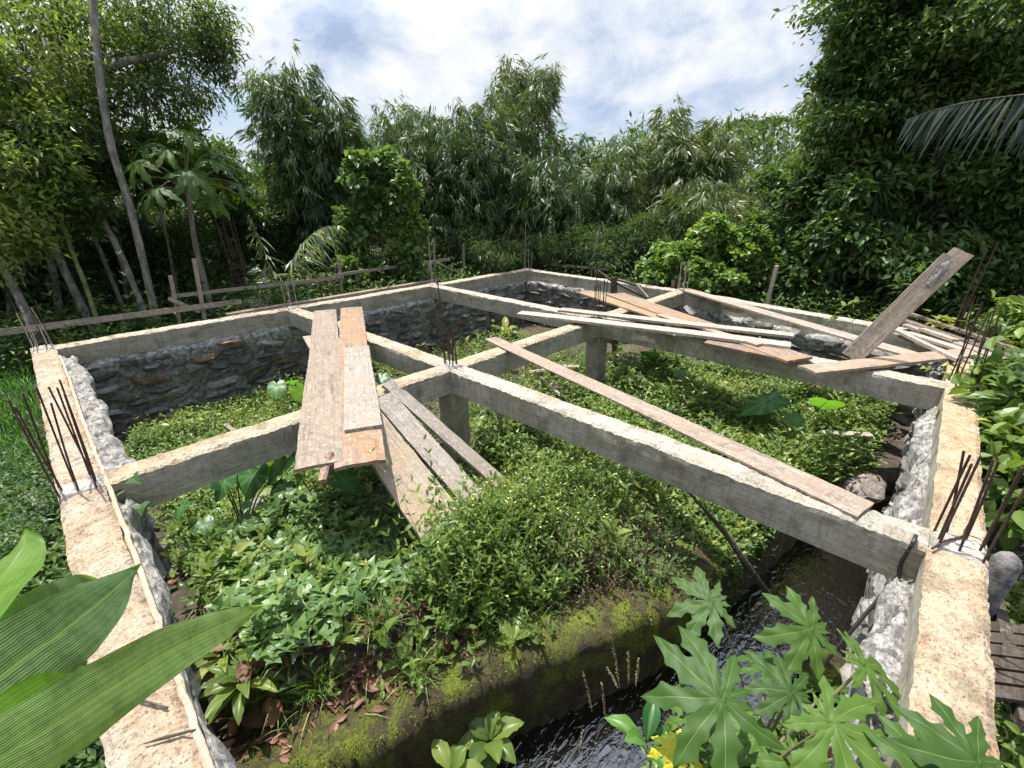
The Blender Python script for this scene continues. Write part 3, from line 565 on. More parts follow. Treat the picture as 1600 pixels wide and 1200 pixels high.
plank('light brown plank under the wide stained one, at the left of the far heap', (6.52, 4.40, .03), (5.35, 1.7, .03), .3, T, 't', (.75, .63, .5), group=G2)
plank('wide orange brown stained plank in the middle of the far heap', (6.58, 3.85, .056), (4.95, .78, .04), .34, T, 'b', (.85, .78, .72), group=G2)
plank('short pale offcut on the stained plank of the far heap', (5.62, 2.6, .075), (5.1, 1.2, .07), .09, .02, 't', (.95, .85, .78), group=G2)
plank('long whitish plank with pointed left end along the middle beam', (4.52, 4.12, .062), (5.3, .95, .075), .2, .03, 'g', (1.18, 1.15, 1.12), group=G2, bow=.01, w2=.2)
plank('second whitish plank lying behind and on the pointed one', (4.95, 3.75, .09), (5.62, 1.0, .103), .17, .028, 'g', (1.12, 1.1, 1.07), group=G2)
plank('short brown board end sticking out below the white planks', (5.0, 1.7, .03), tuple(at(1245, 560, .035)), .2, T, 'b', (.7, .62, .6), group=G2)
plank('long pale plank spanning from the far beam node to the right beam', (7.92, 3.28, .03), (5.88, -.08, .03), .22, T, 'g', (.98, .93, .9), group=G2)
plank('pale pinkish plank lying across the right corner in front of the leaning one', (4.63, .66, .056), (6.35, -.46, .056), .2, .026, 't', (.8, .72, .68), group=G2, skew=.3)
nd = nrm(np.array([-.72, -.35, .6]))
plank('grey plank leaning steeply up at the right, patched with dried cement', (5.33, .42, .03), (5.50, -.06, 1.02), .17, .024, 'g', (1.2, 1.12, 1.04), side=nd)
plank('second board behind the steep leaning plank, reaching slightly higher', (5.385, .37, .1), (5.565, -.11, 1.07), .155, .022, 'g', (1.4, 1.3, 1.2), side=nd)
A = Acc(); base = np.array([5.474, .005, .87]); dd = nrm(np.array([.19, -.495, 1.0])); ss = nrm(np.cross(nd, dd)); uu_ = np.cross(dd, ss)
g1 = np.linspace(-1, 1, 13); GX, GY = np.meshgrid(g1, g1, indexing='ij'); R_ = np.hypot(GX, GY); msk = np.clip(1-R_, 0, 1)
P = base + (GX*.13)[..., None]*dd + (GY*.035+GX*.02)[..., None]*ss + ((.012*msk+.004*rng.random(GX.shape))*(msk > 0)+.001)[..., None]*uu_
F = gridfaces(13, 13); F = F[(msk.ravel()[F] > .03).any(1)]; A.add(P.reshape(-1, 3)+uu_*.002, F, .9); tag(A.build('cement_patch', M['mortar']), 'dried cement splash stuck to the upper part of the leaning plank', 'cement splash')
plank('thin pale timber strip along the inner edge of the left beam', (-.05, 6.6, .009), (-.048, .1, .009), .022, .05, 't', (1.05, 1.0, .92), name='timber_strip', cat='timber strip')
# lumber pile beyond the right beam
G3 = 'boards piled outside the far right corner'
px = [((1404, 482), (1640, 560), .12, .05, 'd', 2.2, 'dark upright edge board, topmost and farthest of the pile outside the right beam'),
      ((1410, 497), (1640, 575), .09, .1, 'd', 1.6, 'second board from the back of the outside pile'),
      ((1418, 506), (1640, 585), .07, .12, 'g', .9, 'weathered board in the middle of the outside pile, behind the sunlit one'),
      ((1418, 518), (1650, 590), .05, .1, 't', 1.1, 'sunlit tan board of the outside pile with a small vine on it'),
      ((1405, 515), (1500, 560), .09, .06, 'g', 1.0, 'short grey batten lying on the front of the outside pile'),
      ((1440, 500+12), (1495, 530), .1, .07, 't', .9, 'short tan offcut lying on the outside pile'),
      ((1400, 520), (1650, 612), .03, .09, 'g', .75, 'nearest long grey board of the outside pile')]
for i, (a_, b_, z_, w_, wd_, c_, lb) in enumerate(px):
    plank(lb, at(*a_, z_), at(*b_, z_-.0), w_, .03, wd_, c_, group=G3)
plank('long bare board lying just outside the back left beam', (1.75, 7.34, .02), (5.6, 7.42, .03), .12, .05, 'g', (.85, .75, .68))
# batter boards: stakes with rails nailed to them
def batter(label, loc, stakes, rails):
    tt = thing('batter_board', loc, label, 'batter board')
    for s_ in stakes:
        (a_, b_, w_) = s_; A = Acc(); box(A, a_, b_, w_, w_*.7); o = A.build('stake', M['wgrey'], tt); o.color = (.95, .9, .82, 1)
    for r_ in rails:
        (a_, b_, w_, h_) = r_; A = Acc(); box(A, a_, b_, w_, h_); o = A.build('rail', M['wgrey'], tt); o.color = (1.0, .95, .88, 1)
batter('batter board beside the left corner with one long rail and two stakes', (1.2, 7.7, -.45),
       [(sv(303, 404, 7.72), sv(318, 505, 7.72)-[0, 0, .3], .05), (sv(266, 431, 7.75), sv(278, 505, 7.75)-[0, 0, .3], .045)],
       [(sv(-60, 527, 7.65), sv(377, 471, 7.65), .02, .075), (sv(263, 466, 7.7), sv(312, 487, 7.66), .02, .05)])
batter('batter board with an overlapping double rail behind the back left beam', (3.6, 8.1, -.45),
       [(sv(529, 404, 8.2), sv(533, 460, 8.2)-[0, 0, .3], .05), (sv(677, 373, 8.2), sv(680, 445, 8.2)-[0, 0, .3], .045)],
       [(sv(268, 463, 8.1), sv(537, 433, 8.1), .02, .055), (sv(523, 430, 8.14), sv(703, 405, 8.14), .02, .055)])
batter('short braced stake right of the long batter board', (6.9, 8.1, -.45), [(sv(724, 381, 8.1), sv(725, 440, 8.1)-[0, 0, .3], .05)], [(sv(684, 411, 8.05), sv(726, 430, 8.05), .02, .045)])
batter('batter board behind the far corner of the frame', (8.7, 6.5, -.45),
       [(su(861, 396, 8.7), su(861, 425, 8.7)-[0, 0, .4], .06), (su(874, 408, 8.6), su(870, 425, 8.6)-[0, 0, .4], .05), (su(934, 366, 8.6), su(922, 432, 8.6)-[0, 0, .3], .045)],
       [(su(790, 417, 8.65)+[0, .0, 0], su(873, 408, 8.75), .02, .05), (su(862, 413, 8.6), su(950, 421, 8.6), .02, .05)])
A = Acc(); box(A, su(1214, 415, 8.2), su(1199, 468, 8.2)-[0, 0, .4], .07, .05); tag(A.build('stake', M['wtan']), 'single leaning wooden stake behind the far right beam', 'stake')
A = Acc(); box(A, su(1053, 437, 8.15), su(1053, 455, 8.15)-[0, 0, .3], .07, .06); o = A.build('stake', M['wbrown']); tag(o, 'short stub of a stake left of the starter bars on the far beam', 'stake')
# broken timber frame inside the far cell
tt = thing('broken_timber_frame', (6.9, 4.5, -1.1), 'dark broken timber frame standing in the far cell above the planks', 'timber frame')
def bat(a_, b_, w_, h_, nm='batten', mt='wdark'):
    A = Acc(); box(A, a_, b_, w_, h_); return A.build(nm, M[mt], tt)
bat(su(959, 433, 6.9), su(961, 560, 6.9), .09, .07, 'post')
bat(su(934, 423, 6.9), su(962, 443, 6.9), .045, .03); bat(su(963, 442, 6.95), su(1010, 466, 7.0), .05, .035); bat(su(965, 437, 7.1), su(1000, 447, 7.1), .08, .03)
bat(su(994, 444, 7.0), su(1012, 465, 7.0), .04, .03, 'batten', 'wgrey')
# rebar cages standing behind the back wall
def cage(x, y, z0, h_, w_, label, lean=(0, 0), top_open=0):
    tt = thing('rebar_cage', (x, y, z0), label, 'rebar cage')
    for i in range(8):
        a = i/8*2*math.pi; cx = x+w_*max(-1, min(1, 1.4*math.cos(a+.39))); cy = y+w_*max(-1, min(1, 1.4*math.sin(a+.39)))
        hh_ = h_*(rng.uniform(.88, 1.06)); A = Acc(); tube(A, curve([(cx, cy, z0), (cx+lean[0]*.5, cy+lean[1]*.5, z0+hh_*.5), (cx+lean[0]+rng.normal()*.02, cy+lean[1]+rng.normal()*.02, z0+hh_)], 6), .007, 5); A.build('vertical_bar', M['rust'], tt)
    k = int(h_*.8/.09)
    for i in range(k):
        z = z0+.06+i*.09*rng.uniform(.95, 1.05); f = (z-z0)/h_; ox, oy = lean[0]*f, lean[1]*f; q = w_*1.08
        A = Acc(); tl = rng.normal(size=4)*.012
        tube(A, [(x+ox-q, y+oy-q, z+tl[0]), (x+ox+q, y+oy-q, z+tl[1]), (x+ox+q, y+oy+q, z+tl[2]), (x+ox-q, y+oy+q, z+tl[3]), (x+ox-q, y+oy-q, z+tl[0])], .005, 5); A.build('stirrup', M['rust'], tt)
cage(2.45, 8.6, -.42, 1.75, .1, 'tall rusty rebar cage standing behind the left beam node, beside the young palm', (-.12, 0))
cage(4.95, 8.35, -.4, 1.35, .1, 'rusty rebar cage in front of the vine covered column', (-.04, 0))
# footing pad under the first cage
A = Acc(); V, F = ROCKS[3]; A.add(V*np.array([.22, .2, .12])+np.array([2.45, 8.5, -.1]), F); A.add(ROCKS[5][0]*np.array([.2, .16, .1])+np.array([2.55, 8.35, -.12]), ROCKS[5][1]); tag(A.build('concrete_pad', M['ctop']), 'small broken concrete pad at the foot of the tall rebar cage', 'concrete pad')
# loose long bars right of the frame
tt = thing('rebar_bundle', tuple(su(1505, 500, 7.3)), 'dark bundle of long starter bars standing among bushes beyond the outside boards', 'rebar bundle')
for (a_, b_) in (((1502, 480), (1540, 395)), ((1505, 485), (1560, 378)), ((1514, 478), (1516, 460)), ((1520, 478), (1524, 462)), ((1508, 480), (1512, 458))):
    A = Acc(); p_, q_ = su(*a_, 7.3), su(*b_, 7.3); p_ = p_-[0, 0, .6]; tube(A, [p_, (p_+q_)/2+[0, .01, 0], q_], .008, 5); A.build('rebar', M['rust'], tt)
# old concrete post stump and slatted crate right of the near column
A = Acc(); p_ = at(1572, 862, -.22); zs = np.array([0, -.02, -.06, -.3, -.7, -1.1]); rr = np.array([.015, .04, .06, .055, .05, .055])
tube(A, np.array([[p_[0], p_[1]-.02, p_[2]+z] for z in zs]), rr, 12); tag(A.build('post_stump', M['joint'], smooth=True), 'short round concrete post stump just outside the near right column', 'post stump')
tt = thing('slatted_rack', (2.6, -.9, -.9), 'low rack of dark wooden slats below the outside of the near right beam', 'rack')
for i in range(6):
    A = Acc(); z = -.45-i*.0; box(A, (2.35+i*.11, -.62, -.5-.02*i), (2.9+i*.12, -1.5, -.46-.02*i), .06, .02); o = A.build('slat', M['wgrey'], tt); o.color = (.22, .2, .18, 1)
A = Acc(); box(A, (2.3, -.75, -.54), (3.3, -.72, -.64), .05, .05); A.build('rail', M['wdark'], tt)
A = Acc(); box(A, (2.6, -1.35, -.54), (3.6, -1.3, -.64), .05, .05); A.build('rail', M['wdark'], tt)
# ------------------------------------------------------------------ vegetation: ground cover (uncountable -> stuff)
CN = np.array([0, 0, CAMZ])
def inview(P, m_=120):
    q = P-CN; z = q @ CF; x = 800+FPX*(q @ CR)/np.maximum(z, .01); y = 600-FPX*(q @ CU)/np.maximum(z, .01)
    return (z > .1) & (x > -m_) & (x < 1600+m_) & (y > -m_) & (y < 1200+m_)
def herbs(name, n, xr, yr, mt, hgt=(.06, .16), lf=(.03, .05), pairs=3, tm=T_OV, wr=.5, dens=None, mask=None, spread=.0, lab=None, stems=True, up=.35, flowers=0, z0=None):
    x = rng.uniform(*xr, n); y = rng.uniform(*yr, n); k = np.ones(n, bool)
    if dens is not None: k &= rng.random(n) < dens(x, y)
    if mask is not None: k &= mask(x, y)
    x, y = x[k], y[k]; n = len(x); z = terrain(x, y) if z0 is None else z0(x, y); B = np.stack([x, y, z], -1)
    k = inview(B+[0, 0, .1]); B = B[k]; n = len(B)
    big = .75+.5*(hnoise(B[:, 0], B[:, 1], 2.1, 5)+.3).clip(-.3, 1)
    H = rng.uniform(*hgt, n)*big*(1+.9*(hnoise(B[:, 0], B[:, 1], 4.3, 2) > .45)); lean = rng.normal(size=(n, 2))*.28; az0 = rng.uniform(0, 2*math.pi, n); pr = rng.random(n)
    A = Acc()
    Tp = B + np.stack([lean[:, 0]*H, lean[:, 1]*H, H], -1)
    if stems: leaves(A, B, Tp-B, rdir(n), np.linalg.norm(Tp-B, axis=1), .004, T_DIA, rnd=.3+.3*pr)
    for p in range(pairs):
        f = (p+1)/pairs; C_ = B+(Tp-B)*f
        for s_ in (0, 1):
            az = az0+p*1.57+s_*math.pi+rng.normal(size=n)*.3; el = up+.5*(f-.5)+rng.normal(size=n)*.25
            D = np.stack([np.cos(az)*np.cos(el), np.sin(az)*np.cos(el), np.sin(el)], -1); l_ = rng.uniform(*lf, n)*(1.1-.25*f)
            leaves(A, C_, D, np.array([0, 0, 1.0])+rng.normal(size=(n, 3))*.25, l_, l_*wr, tm, rnd=np.clip(.5*pr+.38*rng.random(n)+.14*(f-.5)+.28*hnoise(B[:, 0], B[:, 1], 2.6, 6)+.06, 0, 1))
    mats_ = [mt]
    if flowers:
        i = rng.integers(0, n, flowers); P = Tp[i]+[0, 0, .01]
        for a in range(5):
            az = a*1.256; D = np.stack([np.full(flowers, math.cos(az)), np.full(flowers, math.sin(az)), np.full(flowers, .35)], -1)
            leaves(A, P, D, np.tile([0, 0, 1.0], (flowers, 1)), .008, .007, T_DIA, mat=1)
        mats_.append(M['flower'])
    o = A.build(name, mats_); return tag(o, lab, kind='stuff')
def notch(x, y, lo=.52):       # keep off the stream
    d, s = chd(x, y); return d > lo
def ins(x, y): return (x > .12) & (x < 6.9) & (y > -.12) & (y < 6.85) & notch(x, y, .5)
def dn(x, y): return np.clip(.45+1.1*hnoise(x, y, 2.4, 8), .04, 1)*np.where((x < 1.3) & (y < 2.9), .5, 1)
def bare(x, y):                # bare soil at the near left, beside the channel wall
    return np.clip(1-.97*np.exp(-(((x-.38)/.36)**2+((y-1.48)/.2)**2))-.8*np.exp(-(((x-.5)/.4)**2+((y-1.85)/.22)**2)), .03, 1)*np.where(hnoise(x, y, 3.3, 4) < -.35, .25, 1)
# low cover over the whole interior
herbs('ground_cover', 15000, (.1, 7), (.0, 7), M['herb'], (.05, .17), (.025, .07), 3, dens=lambda x, y: dn(x, y)*bare(x, y), mask=ins, lab='low leafy green weeds covering the soil inside the frame')
herbs('ground_cover', 6500, (.1, 7), (.0, 7), M['bright'], (.08, .22), (.05, .085), 3, wr=.42, dens=lambda x, y: np.clip(.35+.8*hnoise(x, y, 1.1, 3), .03, 1)*bare(x, y), mask=ins, lab='bright green herbs scattered among the low weeds')
# taller flowering bush mass in the near cell
def bushm(x, y): return (np.exp(-(((x-1.85)/.75)**2+((y-1.5)/.42)**2)) > .3) & (y < 1.98) & notch(x, y, .74) & (x < 2.9)
herbs('flowering_weeds', 3600, (1.0, 3.0), (.6, 3.0), M['herb'], (.14, .4), (.035, .065), 7, mask=bushm, wr=.34, tm=T_LANCE, flowers=260, lab='bushy weeds with tiny yellow flowers in the near cell', up=.45)
herbs('flowering_weeds', 3200, (1.55, 2.9), (.75, 1.75), M['dry'], (.12, .3), (.012, .024), 7, mask=lambda x, y: notch(x, y, .5) & (np.exp(-(((x-2.25)/.5)**2+((y-1.2)/.35)**2)) > .35), wr=.5, lab='dry seeding weed stalks above the mossy wall', up=.8)
# ivy-leaved creeper
def creep(x, y): return (np.exp(-(((x-.95)/.75)**2+((y-2.35)/.75)**2)) > .28) & (x > .22) & notch(x, y, .8)
herbs('creeping_vine', 3000, (.2, 2.4), (1.85, 3.6), M['vine'], (.05, .15), (.06, .11), 1, tm=T_IVY, wr=.85, mask=creep, lab='creeping vine with pointed ivy shaped leaves on the ground below the planks', up=.15)
herbs('creeping_vine', 1500, (3.0, 6.8), (.3, 3.0), M['vine'], (.06, .16), (.05, .09), 1, tm=T_HEART, wr=.9, mask=ins, dens=lambda x, y: np.clip(.2+hnoise(x, y, 1.5, 9), 0, 1), lab='heart leaved creeper in the cells at the right', up=.15)
# bright lush cells beyond the inner beams
herbs('ground_cover', 11000, (2.75, 6.9), (.05, 3.1), M['herb'], (.1, .28), (.04, .08), 4, mask=ins, lab='dense lush weeds filling the cells right of the crossing column')
herbs('ground_cover', 5500, (2.75, 6.9), (.05, 3.1), M['bright'], (.12, .3), (.055, .1), 3, mask=ins, dens=lambda x, y: np.clip(.5+.8*hnoise(x, y, 1.8, 1), .1, 1), wr=.4, lab='yellow green herbs filling the cells at the right')
herbs('ground_cover', 6000, (.25, 2.5), (3.5, 6.8), M['herb'], (.08, .25), (.035, .065), 4, mask=ins, lab='low weeds in the left cell in front of the stone footing')
herbs('tall_weeds', 110, (1.1, 1.7), (1.45, 1.8), M['herb'], (.2, .36), (.04, .07), 9, wr=.36, lab='tall weeds standing up around the low ends of the fanned planks', up=.6)
herbs('flowering_weeds', 500, (1.2, 2.8), (1.2, 2.3), M['bright'], (.22, .4), (.045, .075), 8, mask=bushm, wr=.36, lab='taller stalks rising from the weedy mound', up=.6)
herbs('broad_leaf_weeds', 420, (.15, 6.8), (.1, 6.8), M['bright'], (.1, .3), (.09, .16), 3, mask=ins, wr=.5, dens=lambda x, y: np.clip(.4+hnoise(x, y, 1.4, 11), 0, 1), lab='larger leaved weeds scattered through the cells', up=.5)
herbs('wiry_weeds', 1800, (.2, 6.8), (.1, 6.8), M['grass'], (.15, .42), (.04, .08), 6, mask=ins, wr=.14, tm=T_DIA, dens=lambda x, y: np.clip(.2+hnoise(x, y, 1.9, 14), 0, 1), lab='wiry narrow leaved weeds in tufts', up=.9)
# stream banks: dark wet cover
def bank(x, y):
    d, s = chd(x, y); return (s < 0) & (d > .26+.3*sm(1.9, 2.6, x)) & (d < 1.1) & (y > -.22) & (x > .3) & (x < 3.2)
herbs('bank_weeds', 5000, (.3, 3.2), (-.1, 1.3), M['herb'], (.08, .2), (.03, .055), 4, mask=bank, lab='dark weeds on the bank between stream and right footing')
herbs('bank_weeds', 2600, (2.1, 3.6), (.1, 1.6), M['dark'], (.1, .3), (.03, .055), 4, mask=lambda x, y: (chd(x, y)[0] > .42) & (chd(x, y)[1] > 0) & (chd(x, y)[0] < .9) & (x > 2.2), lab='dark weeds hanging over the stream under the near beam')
# grasses
def grass(name, n, xr, yr, mt, hgt, wd, mask=None, dens=None, lab=None, lean=.5, kind='stuff', B=None):
    if B is None:
        x = rng.uniform(*xr, n); y = rng.uniform(*yr, n); k = np.ones(n, bool)
        if mask is not None: k &= mask(x, y)
        if dens is not None: k &= rng.random(n) < dens(x, y)
        B = np.stack([x[k], y[k], terrain(x[k], y[k])-.01], -1); B = B[inview(B)]
    n = len(B); D = nrm(np.array([0, 0, 1.0])+rng.normal(size=(n, 3))*lean); A = Acc(); H = rng.uniform(*hgt, n)
    leaves(A, B, D, nrm(np.stack([-D[:, 0], -D[:, 1], np.ones(n)*.2], -1)+1e-3), H, wd, T_GRASS); return tag(A.build(name, mt), lab, kind=kind)
grass('grass', 30000, (-3.2, -.35), (2.5, 9.5), M['grassd'], (.12, .32), .009, lab='bright green grass outside the left beam', dens=lambda x, y: .35+.65*sm(3.5, 5, y))
grass('grass', 7000, (.1, 1.7), (.9, 2.6), M['grass'], (.06, .26), .007, mask=lambda x, y: notch(x, y, .6), dens=lambda x, y: np.clip(.5+.7*hnoise(x, y, 2.7, 3), 0, 1)*bare(x, y), lean=.8, lab='thin grass and straw at the near left of the cell')
n = 2600; x = np.concatenate([rng.normal(.5, .4, 1500), rng.uniform(.1, 6.8, 1100)]); y = np.concatenate([rng.normal(1.75, .4, 1500), rng.uniform(.0, 6.8, 1100)]); k = (x > -.02) & notch(x, y, .55) & (y > 1.0*(x < 2)); x, y = x[k], y[k]; A = Acc()
P = np.stack([x, y, terrain(x, y)+rng.uniform(.005, .05, len(x))], -1); D_ = rdir(len(x))*[1, 1, .25]; l_ = rng.uniform(.025, .085, len(x)); leaves(A, P, D_, [0, 0, 1.0]+rng.normal(size=(len(x), 3))*.5, l_, l_*rng.uniform(.2, .6, len(x)), T_OV); tag(A.build('leaf_litter', M['deadleaf']), 'brown leaf litter lying between the weeds', kind='stuff')
grass('dry_straw', 5200, (.1, 2.6), (.9, 3.2), M['dry'], (.05, .16), .004, mask=lambda x, y: notch(x, y, .6), dens=lambda x, y: bare(x, y), lean=1.6, lab='dry straw litter lying among the weeds')
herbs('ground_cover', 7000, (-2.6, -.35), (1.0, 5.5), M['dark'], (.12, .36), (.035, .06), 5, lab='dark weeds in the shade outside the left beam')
herbs('ground_cover', 9000, (2.2, 9), (-3.2, -.6), M['herb'], (.12, .4), (.04, .075), 5, mask=lambda x, y: chd(x, y)[0] > .75, lab='weeds outside the right beam')
# leaf litter and undergrowth of the forest floor beyond the frame
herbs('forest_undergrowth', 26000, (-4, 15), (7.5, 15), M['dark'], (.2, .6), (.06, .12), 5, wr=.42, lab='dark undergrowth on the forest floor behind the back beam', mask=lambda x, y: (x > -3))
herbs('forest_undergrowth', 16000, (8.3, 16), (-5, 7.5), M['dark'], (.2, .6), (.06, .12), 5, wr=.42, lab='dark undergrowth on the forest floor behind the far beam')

# ------------------------------------------------------------------ single small plants
def broad_tuft(label, p, n, ln, wd, mt, name='leafy_plant', cat='plant', el=(.3, 1.1), cupl=.25, z=None, tm=None):
    p = np.array(p, float); tt = thing(name, tuple(p), label, cat); a0 = rng.uniform(0, 6)
    for i in range(n):
        a = a0+i*2.4; e = el[0]+(el[1]-el[0])*i/max(1, n-1); l_ = ln*rng.uniform(.75, 1.1); k = 12
        t_ = np.linspace(0, 1, k); hx = np.cumsum(np.cos(e-t_*1.1))*l_/k; hz = np.cumsum(np.sin(e-t_*1.1))*l_/k
        mid = p + np.stack([hx*math.cos(a), hx*math.sin(a), hz], -1); s_ = np.array([-math.sin(a), math.cos(a), 0])
        wv = wd*np.sin(math.pi*t_**.8)**.8*np.interp(t_, [0, .2, .5, 1], [.3, .7, 1, .9])+.001; u_ = np.linspace(-1, 1, 7)
        G = mid[:, None]+(u_[None]*wv[:, None]/2)[..., None]*s_; G[..., 2] += np.abs(u_)[None]*wv[:, None]*cupl + .004*rng.normal(size=(k, 7))*(np.abs(u_)[None] > .8)
        A = Acc(); A.add(G.reshape(-1, 3), gridfaces(k, 7), rng.random(), np.tile(np.where(abs(u_) < .05, .8, 0), k)); A.build('leaf', mt, tt, smooth=True)
    return tt
def gz(x, y): return float(terrain(np.array([x]), np.array([y]))[0])
def P2(x, y, z=0): return tuple(GP(x, y))
leafy = M['taro']
broad_tuft('young lettuce like plant growing on the near bank below the mossy wall', at(765, 1160, -1.15), 11, .2, .1, M['bright'], el=(.2, 1.2))
broad_tuft('leafy seedling beside it at the bottom edge of the picture', at(705, 1210, -1.1), 7, .18, .09, M['bright'], el=(.2, 1.2))
broad_tuft('green plant with long narrow leaves right of the left beam, near the dead leaves', P2(385, 1080), 15, .24, .06, M['bright'], el=(.15, 1.3))
broad_tuft('smaller narrow leaved plant behind the one near the dead leaves', P2(350, 1030), 12, .2, .05, M['bright'], el=(.2, 1.3))
broad_tuft('upright narrow leaved seedling in the grass tuft', P2(540, 1040), 8, .2, .04, M['bright'], el=(.6, 1.4))
broad_tuft('small broad leaved seedling at the edge of the mossy wall', P2(680, 1040), 9, .16, .055, M['bright'], el=(.3, 1.3))
broad_tuft('bright plant with upright leaves right of the crossing column', P2(1030, 600, -.95), 7, .3, .07, M['bright'], el=(.6, 1.4))
broad_tuft('leafy shrublet beside the rock at the near right', P2(1395, 775, -.95), 12, .16, .06, M['bright'], el=(.2, 1.3))
broad_tuft('light green plant in the shadow between beams behind the crossing column', P2(790, 525, -.95), 10, .5, .15, M['bright'], el=(.3, 1.3))
broad_tuft('broad leaved plant by the stone footing in the left cell', P2(355, 625, -.95), 8, .3, .11, M['vine'], el=(.3, 1.3))
broad_tuft('ginger like plant with an upright leaf at the stream edge left of the papaya', at(1010, 1165, -.75), 5, .24, .08, M['taro'], el=(.5, 1.3))
for i, (x, y, lb) in enumerate([(500, 1080, 'grass tuft at the edge of the bare soil'), (650, 1055, 'grass tuft overhanging the mossy wall'), (440, 1090, 'grass tuft near the curled dead leaves'), (600, 1010, 'grass tuft among the dead leaves in the middle')]):
    q = P2(x, y); n = 130; B = np.array(q)+rng.normal(size=(n, 3))*[.035, .035, 0]
    o = grass('grass_tuft', 0, None, None, M['grass'], (.1, .26), .006, B=B, lean=.55, lab=lb, kind=None); tag(o, cat='grass tuft', group='grass tufts along the near bank')
# seed spikes over the dark water
for (x, y, x2, y2, lb) in [(968, 1075, 953, 985, 'tallest pale seed spike in front of the dark channel wall'), (982, 1068, 981, 1018, 'seed spike right of the tallest one'), (965, 1075, 948, 1043, 'short seed spike left of the tallest one'), (993, 1072, 998, 1028, 'rightmost seed spike over the dark water'), (925, 1112, 911, 1050, 'leftmost seed spike over the dark water'), (945, 1120, 940, 1068, 'seed spike between the leftmost one and the papaya leaf'), (905, 1180, 910, 1140, 'short seed spike low over the water at the bottom')]:
    D_ = 1.35; a_ = atd(x, y, D_); b_ = atd(x2, y2, D_+.03); A = Acc(); tube(A, curve([a_, (a_+b_)/2+[.006, -.004, 0], b_], 10), np.linspace(.0022, .0014, 10), 5, .5)
    n = 90; f = rng.uniform(.1, 1, n); P = a_+(b_-a_)*f[:, None]; leaves(A, P, nrm(rdir(n)+[0, 0, .8]), rdir(n), .008, .004, T_DIA, rnd=rng.uniform(.6, 1, n)); 
    tag(A.build('seed_spike', M['dry']), lb, 'seed spike', 'pale seed spikes over the stream')
# taro plants
def radial_leaf(acc, c, nvec, tipdir, R, prof, rings=6, droop=.15, n=72, rnd=.5, veins=(), cup=0.0, wave=.0, vw=.035):
    c = np.array(c, float); nvec = nrm(np.array(nvec, float)); t_ = np.array(tipdir, float); t_ = nrm(t_-(t_ @ nvec)*nvec); s_ = np.cross(nvec, t_)
    th = np.linspace(-math.pi, math.pi, n, endpoint=False); r = prof(th)*R; V = [c[None]]; q = [np.array([.9])]; ph = rng.uniform(0, 6)
    vd = np.min([np.abs((th-v+math.pi) % (2*math.pi)-math.pi) for v in veins], axis=0) if len(veins) else np.full(n, 9.0)
    for k in range(1, rings+1):
        f = k/rings; rr = r*f; z = -droop*R*(rr/R)**2 + cup*R*(rr/R) + wave*R*np.sin(th*5+ph)*(rr/R)**2
        V.append(c + rr[:, None]*(np.cos(th)[:, None]*t_+np.sin(th)[:, None]*s_) + z[:, None]*nvec)
        q.append(np.clip(1-vd*f*(rings*.9)/(vw*rings*6)*1.6, 0, 1)*(.95 if k < rings else .3) if vw > .015 else (vd < .004).astype(float)*.9*(1-f*.4))
    V = np.concatenate(V); q = np.concatenate(q); j = np.arange(n); j2 = (j+1) % n
    F3 = np.stack([np.zeros(n, int), 1+j, 1+j2], -1); F4 = []
    for k in range(rings-1):
        a = 1+k*n; F4.append(np.stack([a+j, a+n+j, a+n+j2, a+j2], -1))
    acc.add(V, [F3, np.concatenate(F4)], rnd, q)
def taro_prof(th):
    a = np.abs(th); deg = np.degrees(a)
    return np.interp(deg, [0, 8, 25, 50, 80, 110, 135, 155, 168, 180], [1.0, .93, .76, .66, .62, .62, .66, .62, .42, .2])
TV = [0, .75, -.75, 1.4, -1.4, 2.35, -2.35]
def taro(label, base, lv, mt='taro', r0=.007):
    tt = thing('taro_plant', tuple(base), label, 'taro plant'); b_ = np.array(base, float)
    for (x, y, z, R, az, tilt, my) in lv:
        c = at(x, y, z) if z < 5 else atd(x, y, z-5)
        nv = np.array([math.cos(az)*math.sin(tilt), math.sin(az)*math.sin(tilt), math.cos(tilt)]); td = np.array([math.cos(az), math.sin(az), -.5])
        A = Acc(); radial_leaf(A, c, nv, td, R, taro_prof, 7, .25, 84, rng.random(), TV, .12, .04); lf = A.build('leaf', M[my or mt], tt, smooth=True)
        A = Acc(); mid = (b_+c)/2+(c-b_)*[-.12, -.12, .05]; tube(A, curve([b_+rng.normal(size=3)*.008, mid, c], 12), np.linspace(r0, r0*.5, 12), 6); A.build('petiole', M['stemd'], tt)
cam_az = math.atan2(-.69, -.72)
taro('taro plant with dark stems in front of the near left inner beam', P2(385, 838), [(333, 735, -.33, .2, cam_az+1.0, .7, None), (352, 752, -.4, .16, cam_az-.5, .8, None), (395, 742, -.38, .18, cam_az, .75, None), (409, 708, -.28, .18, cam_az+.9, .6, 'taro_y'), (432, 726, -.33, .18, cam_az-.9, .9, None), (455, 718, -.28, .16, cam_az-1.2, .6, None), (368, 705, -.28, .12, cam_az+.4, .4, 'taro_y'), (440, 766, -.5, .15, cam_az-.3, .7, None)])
taro('taro plant growing under the end of the plank stack', P2(500, 800), [(444, 766, -.58, 0.150, cam_az-.4, .7, None), (536, 750, -.45, 0.213, -.6, .55, None), (595, 742, -.45, 0.188, -.3, 1.0, None), (470, 745, -.5, 0.125, 2.6, .9, None)])
taro('small taro plant beside the left footing in the near cell', P2(300, 820), [(286, 792, -.72, 0.138, 3.0, .7, None), (318, 820, -.85, 0.125, 4.4, .5, None)])
